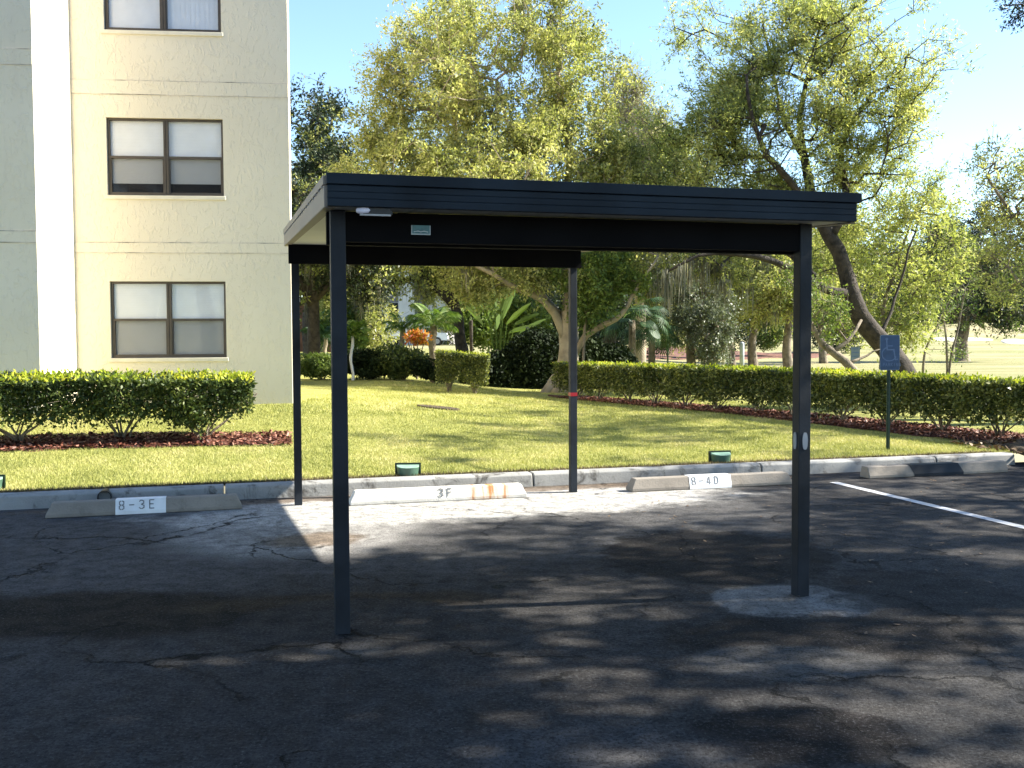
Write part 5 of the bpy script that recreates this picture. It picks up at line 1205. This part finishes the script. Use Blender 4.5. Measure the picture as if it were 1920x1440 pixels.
def fan_palm(name, label, px, Y, y_c, nf, sz, mat, seed, spread=1.0):
    rng = random.Random(seed); b = onY(px, Y); zt_ = at(px, y_c, Y).z - b.z; root = empty(name, b, label, 'palm')
    m = MB(); K = 22
    for i in range(K):
        a = R(-105 + 210 * i / (K - 1)); l = sz * (.8 + .2 * math.cos(a)); a2 = a + .07; a3 = a - .07; rr_ = l * .55
        x = lambda an, q_: (q_ * math.cos(an), q_ * math.sin(an), -.28 * q_ * q_ / sz)
        m.add([(0, 0, 0), x(a3, rr_), (l * math.cos(a), l * math.sin(a), -.55 * l), x(a2, rr_)], [(0, 1, 2, 3)])
    f0 = m.build('fan_leaf', mat, root); MB().tube([(0, 0, -.1), (0, 0, zt_ * .5), (0, 0, zt_)], [.12, .11, .09], 8).build('trunk', 'bark', root)
    st0 = MB().tube([(-.75, 0, -.12), (-.35, 0, -.01), (0, 0, 0)], [.012, .009, .007], 5).build('stalk', 'palm', f0)
    for k in range(nf):
        f = f0 if k == 0 else f0.copy()
        if k:
            COL.objects.link(f); f.parent = root; s2 = st0.copy(); COL.objects.link(s2); s2.parent = f
        az = 2.4 * k; el = rng.uniform(-.5, 1.1); rd = rng.uniform(.6, .85) * spread
        f.location = (rd * math.cos(az) * math.cos(el), rd * math.sin(az) * math.cos(el), zt_ + rd * math.sin(el)); f.rotation_euler = (rng.uniform(-.3, .3), .5 - el, az); s_ = rng.uniform(.7, 1.1); f.scale = (s_,) * 3
    return root
fan_palm('fan_palm', 'dark fan palm with drooping tips under the long bare limb', 1185, 29, 600, 26, .52, 'palm_dark', 85, 1.1)
fan_palm('fan_palm', 'fan palm with pale hanging tips left of the silvery tree', 1222, 31, 625, 26, .50, 'palm_dark', 86)
# paddle-leaved plant
b = onY(935, 29); pr = empty('paddle_plant', b, 'tall plant with banana like paddle leaves left of the oak trunk', 'plant'); rng_ = random.Random(5)
def paddle(i, px0, py0, px1, py1, w_):
    a = at(px0, py0, 29) - b; c = at(px1, py1, 29 + rng_.uniform(-.6, .6)) - b; m = MB(); n = 8; L_, R_, vs = [], [], []
    d = (c - a); side_ = Vector((d.z, rng_.uniform(-.6, .6) * d.length, -d.x)).normalized()
    for k in range(n + 1):
        t = k / n; p = a + d * t + Vector((d.x * .3, 0, .0)) * t * t; ww = w_ * .6 * math.sin(math.pi * (t * .94 + .03)) ** .6 * (1 + .1 * math.sin(k * 2.3)); vs += [p - side_ * ww + Vector((0, .03, .03)), p, p + side_ * ww + Vector((0, .03, .03))]
    m.add(vs, [(3 * k + j, 3 * k + j + 1, 3 * k + j + 4, 3 * k + j + 3) for k in range(n) for j in range(2)]); m.build('leaf', 'paddle', pr)
    MB().tube([(.15 * math.sin(i), 0, -.1), a * .6 + Vector((0, 0, -.1)), a], [.03, .022, .012], 6).build('stalk', 'palm', pr)
for i, q_ in enumerate([(928, 580, 926, 540, .16), (942, 600, 962, 540, .15), (915, 590, 900, 548, .14), (950, 610, 985, 570, .13), (930, 620, 935, 590, .12), (905, 610, 880, 575, .13), (965, 610, 1000, 590, .12), (940, 585, 948, 552, .12), (955, 625, 990, 612, .12), (918, 600, 908, 565, .12), (975, 625, 1012, 600, .10)]): paddle(i, *q_)
simple_post('tree_stake', 884, 30, 600, .05, 'bark_dark', 'thin dark trunk left of the paddle plant', 'trunk')

# ------------------------------------------------------------------ far left scene: building, truck, trailer, rail, lamp
Yb = 100; b = onY(715, Yb); fbd = empty('condo_building', b, 'distant white balcony building behind the parked white truck', 'building')
def FX(px): return at(px, 650, Yb).x
def FZ(py): return at(700, py, Yb).z
kids = []
x0, x1 = FX(600), FX(840)
m = MB(); m.box((x0, Yb + 1.2, b.z - .2), (x1, Yb + 12, FZ(470))); kids.append(m.build('wall', 'far_grey'))
for xa, xb in ((713, 728), (748, 778), (640, 655), (800, 838)): kids.append(MB().box((FX(xa), Yb, b.z - .2), (FX(xb), Yb + 1.19, FZ(480))).build('pillar', 'far_white'))
for yy_ in (655, 601, 547, 500): kids.append(MB().box((x0, Yb - .25, FZ(yy_) - .12), (x1, Yb + 1.19, FZ(yy_) + .12)).build('balcony', 'far_white') if False else MB().box((FX(656), Yb - .2, FZ(yy_) - .13), (FX(712), Yb - .02, FZ(yy_) + .13)).build('balcony_edge', 'far_white'))
for (xa, xb) in ((658, 710), (730, 746), (780, 798)):
    for (ya, yb) in ((596, 566), (545, 515), (648, 612)):
        f = MB().box((FX(xa), Yb + 1.12, FZ(ya)), (FX(xb), Yb + 1.19, FZ(yb))).build('window', 'far_white'); kids.append(f); nb = 4 if xb - xa > 30 else 1
        for k in range(nb):
            w_ = (FX(xb) - FX(xa)) / nb; g_ = MB().box((FX(xa) + w_ * k + .08, Yb + 1.06, FZ(ya) + .08), (FX(xa) + w_ * (k + 1) - .08, Yb + 1.115, FZ(yb) - .08)).build('pane', 'glass_dark'); g_.parent = f; f['_p'] = 1
kids.append(MB().box((x0 - .3, Yb + .8, FZ(470)), (x1 + .3, Yb + 12.3, FZ(462))).build('roof', 'far_white'))
sub = [(f, [c for c in f.children]) for f in kids]
rel(fbd, kids)
for f, cs in sub:
    for c in cs: c.data.transform(Matrix.Translation(-fbd.location))
    if '_p' in f: del f['_p']
# white service truck
def wheel(m_parent, x, y, r_, w_=.22):
    n = 18
    o = MB().tube([(x, y, r_), (x, y + w_, r_)], r_, n).build('wheel', 'rubber', m_parent)
    MB().tube([(x, y - .01, r_), (x, y + .02, r_)], r_ * .6, n).build('rim', 'steel', o); return o
def truck(px0, px1, Y, label):
    a = onY(px0, Y); c = onY(px1, Y); ln_ = c.x - a.x; st = empty('box_truck', a, label, 'truck'); k = ln_ / 5.9
    def bx(*q): return MB().box(*[tuple(v * k for v in p) for p in q])
    bx((0, 0, .55), (3.5, 2., 1.95)).build('cargo_box', 'white', st, bevel=.04); bx((.1, .1, .4), (5.6, 1.9, .55)).build('chassis', 'black', st)
    cb = MB().prism([(0, 0), (1, 0)] and [(0., .5), (2., .5), (2., 1.05), (0., 1.05)], 3.55, 5.85); 
    vs = [(3.55, .02, .5), (5.85, .02, .5), (5.85, .02, .95), (5.75, .02, 1.08), (4.85, .02, 1.15), (4.45, .02, 1.68), (4.25, .02, 1.75), (3.7, .02, 1.75), (3.55, .02, 1.70)]
    n = len(vs); cb = MB(); cb.add([tuple(v * k for v in p) for p in vs] + [(x * k, 1.98 * k, z * k) for x, y, z in vs], [tuple(range(n)), tuple(range(n, 2 * n))[::-1]] + [(i, (i + 1) % n, n + (i + 1) % n, n + i) for i in range(n)]); cab = cb.build('cab', 'white', st, bevel=.03)
    sw = MB(); sw.add([tuple(v * k for v in p) for p in ((3.8, .008, 1.15), (4.68, .008, 1.15), (4.38, .008, 1.62), (3.8, .008, 1.62))], [(0, 1, 2, 3)]); sw.build('side_window', 'glass_dark', cab)
    ws = MB(); ws.add([tuple(v * k for v in p) for p in ((4.87, .15, 1.17), (4.87, 1.85, 1.17), (4.49, 1.8, 1.66), (4.49, .2, 1.66))], [(0, 1, 2, 3)]); ws.build('windscreen', 'glass_dark', cab)
    bx((5.78, .1, .45), (5.95, 1.9, .62)).build('bumper', 'steel', st); bx((5.82, .1, .78), (5.875, .4, .94)).build('headlight', 'reflector', st); bx((5.82, 1.6, .78), (5.875, 1.9, .94)).build('headlight', 'reflector', st)
    for x in (.9, 4.95):
        for y in (-.02, 1.8): wheel(st, x * k, y * k, .38 * k)
truck(717, 840, 84, 'white box truck parked behind the orange croton')
a = onY(668, 80); tr = empty('box_trailer', a, 'small white box trailer beside the pale rail left of the truck', 'trailer')
m = MB(); m.box((0, 0, .35), (1.45, 1.6, 1.45)); m.build('cargo_box', 'white', tr, bevel=.1); MB().box((.15, -.012, .5), (1.0, -.002, 1.3)).build('side_panel', 'sign_edge', tr); MB().box((-.4, .7, .3), (.0, .9, .38)).build('hitch', 'steel', tr)
for y in (-.03, 1.45): wheel(tr, .75, y, .28, .18)
a = onY(650, 66); rl = empty('gate_rail', a, 'pale metal rail on posts left of the dark shrubs', 'rail')
xa, xb = at(648, 655, 66).x - a.x, at(700, 655, 66).x - a.x
MB().tube([(xa, 0, .62), (xb, 0, .62)], .04, 8).build('rail_bar', 'far_white', rl)
for t in (.1, .42, .95): MB().tube([(xa + (xb - xa) * t, 0, -.1), (xa + (xb - xa) * t, 0, .62)], .04, 8).build('rail_post', 'far_white', rl)
a = onY(690, 62); lp = empty('street_lamp', a, 'slim lamp post with a white square head before the distant building', 'lamp'); zt_ = at(690, 606, 62).z - a.z
MB().tube([(0, 0, -.1), (0, 0, zt_)], .035, 8).build('pole', 'black', lp); MB().add([(-.10, -.1, zt_), (.10, -.1, zt_), (.10, .1, zt_), (-.1, .1, zt_), (-.15, -.15, zt_ + .25), (.15, -.15, zt_ + .25), (.15, .15, zt_ + .25), (-.15, .15, zt_ + .25), (0, 0, zt_ + .36)],
   [(0, 3, 2, 1), (0, 1, 5, 4), (1, 2, 6, 5), (2, 3, 7, 6), (3, 0, 4, 7), (4, 5, 8), (5, 6, 8), (6, 7, 8), (7, 4, 8)]).build('lamp_head', 'white', lp)
# red brown low building seen between the left posts
a = onY(585, 50); rb = empty('garage', a, 'shaded red brown low building between the two left posts', 'building')
xa, xb = at(520, 650, 50).x - a.x, at(622, 650, 50).x - a.x; zt_ = at(585, 566, 50).z - a.z
MB().box((xa, 0, -.3), (xb, 5, zt_)).build('wall', 'brick', rb); MB().box((xa - .3, -.3, zt_), (xb + .3, 5.3, zt_ + .15)).build('roof', 'far_grey', rb)
d_o = MB().box((xb - 1.25, -.03, -.3), (xb - .4, -.003, 1.75)).build('door', 'room', rb); MB().tube([(xb - 1.15, -.05, .8), (xb - 1.15, -.03, .8)], .03, 8).build('handle', 'steel', d_o)
# a long low hedge and shelter beyond the fairway
def far_cart(px, Y, label, first=None):
    b_ = onY(px, Y)
    if first: return copy_thing(first, b_, random.Random(px).uniform(-.5, .5), label)
    st = empty('golf_cart', b_, label, 'golf cart', 'white roofed golf carts beyond the fairway')
    MB().add([(-1.1, -.6, 1.75), (1.1, -.6, 1.75), (1.1, .6, 1.75), (-1.1, .6, 1.75), (-1., -.5, 1.84), (1., -.5, 1.84), (1., .5, 1.84), (-1., .5, 1.84)], [(0, 3, 2, 1), (4, 5, 6, 7), (0, 1, 5, 4), (1, 2, 6, 5), (2, 3, 7, 6), (3, 0, 4, 7)]).build('canopy', 'white', st)
    for x in (-.9, .9):
        for y in (-.5, .5): MB().tube([(x, y, .6), (x, y, 1.75)], .03, 6).build('canopy_post', 'steel', st)
    MB().box((-1.15, -.55, .3), (1.15, .55, .62)).build('body', 'white', st, bevel=.08); MB().box((-.5, -.5, .62), (-.1, .5, 1.05)).build('seat', 'black', st)
    for x in (-.8, .8):
        for y in (-.6, .42): wheel(st, x, y, .22, .18)
    return st
fc = far_cart(1750, 124, 'white roofed golf cart beyond the fairway, left one of a pair'); far_cart(1778, 125, 'white roofed golf cart beyond the fairway, right one of a pair', fc)
a = onY(1828, 126); sh_ = empty('shelter', a, 'small dark teal shelter beyond the fairway behind the round tree', 'shelter')
for x in (-1.3, 1.3):
    for y in (0, 2.2): MB().box((x - .06, y - .06, -.1), (x + .06, y + .06, 2.1)).build('post', 'black', sh_)
MB().box((-1.2, 2.05, 0), (1.2, 2.13, 1.8)).build('back_wall', 'teal', sh_); MB().add([(-1.6, -.4, 2.1), (1.6, -.4, 2.1), (1.6, 2.6, 2.1), (-1.6, 2.6, 2.1), (0, 1.1, 2.8)], [(0, 3, 2, 1), (0, 1, 4), (1, 2, 4), (2, 3, 4), (3, 0, 4)]).build('roof', 'teal', sh_)
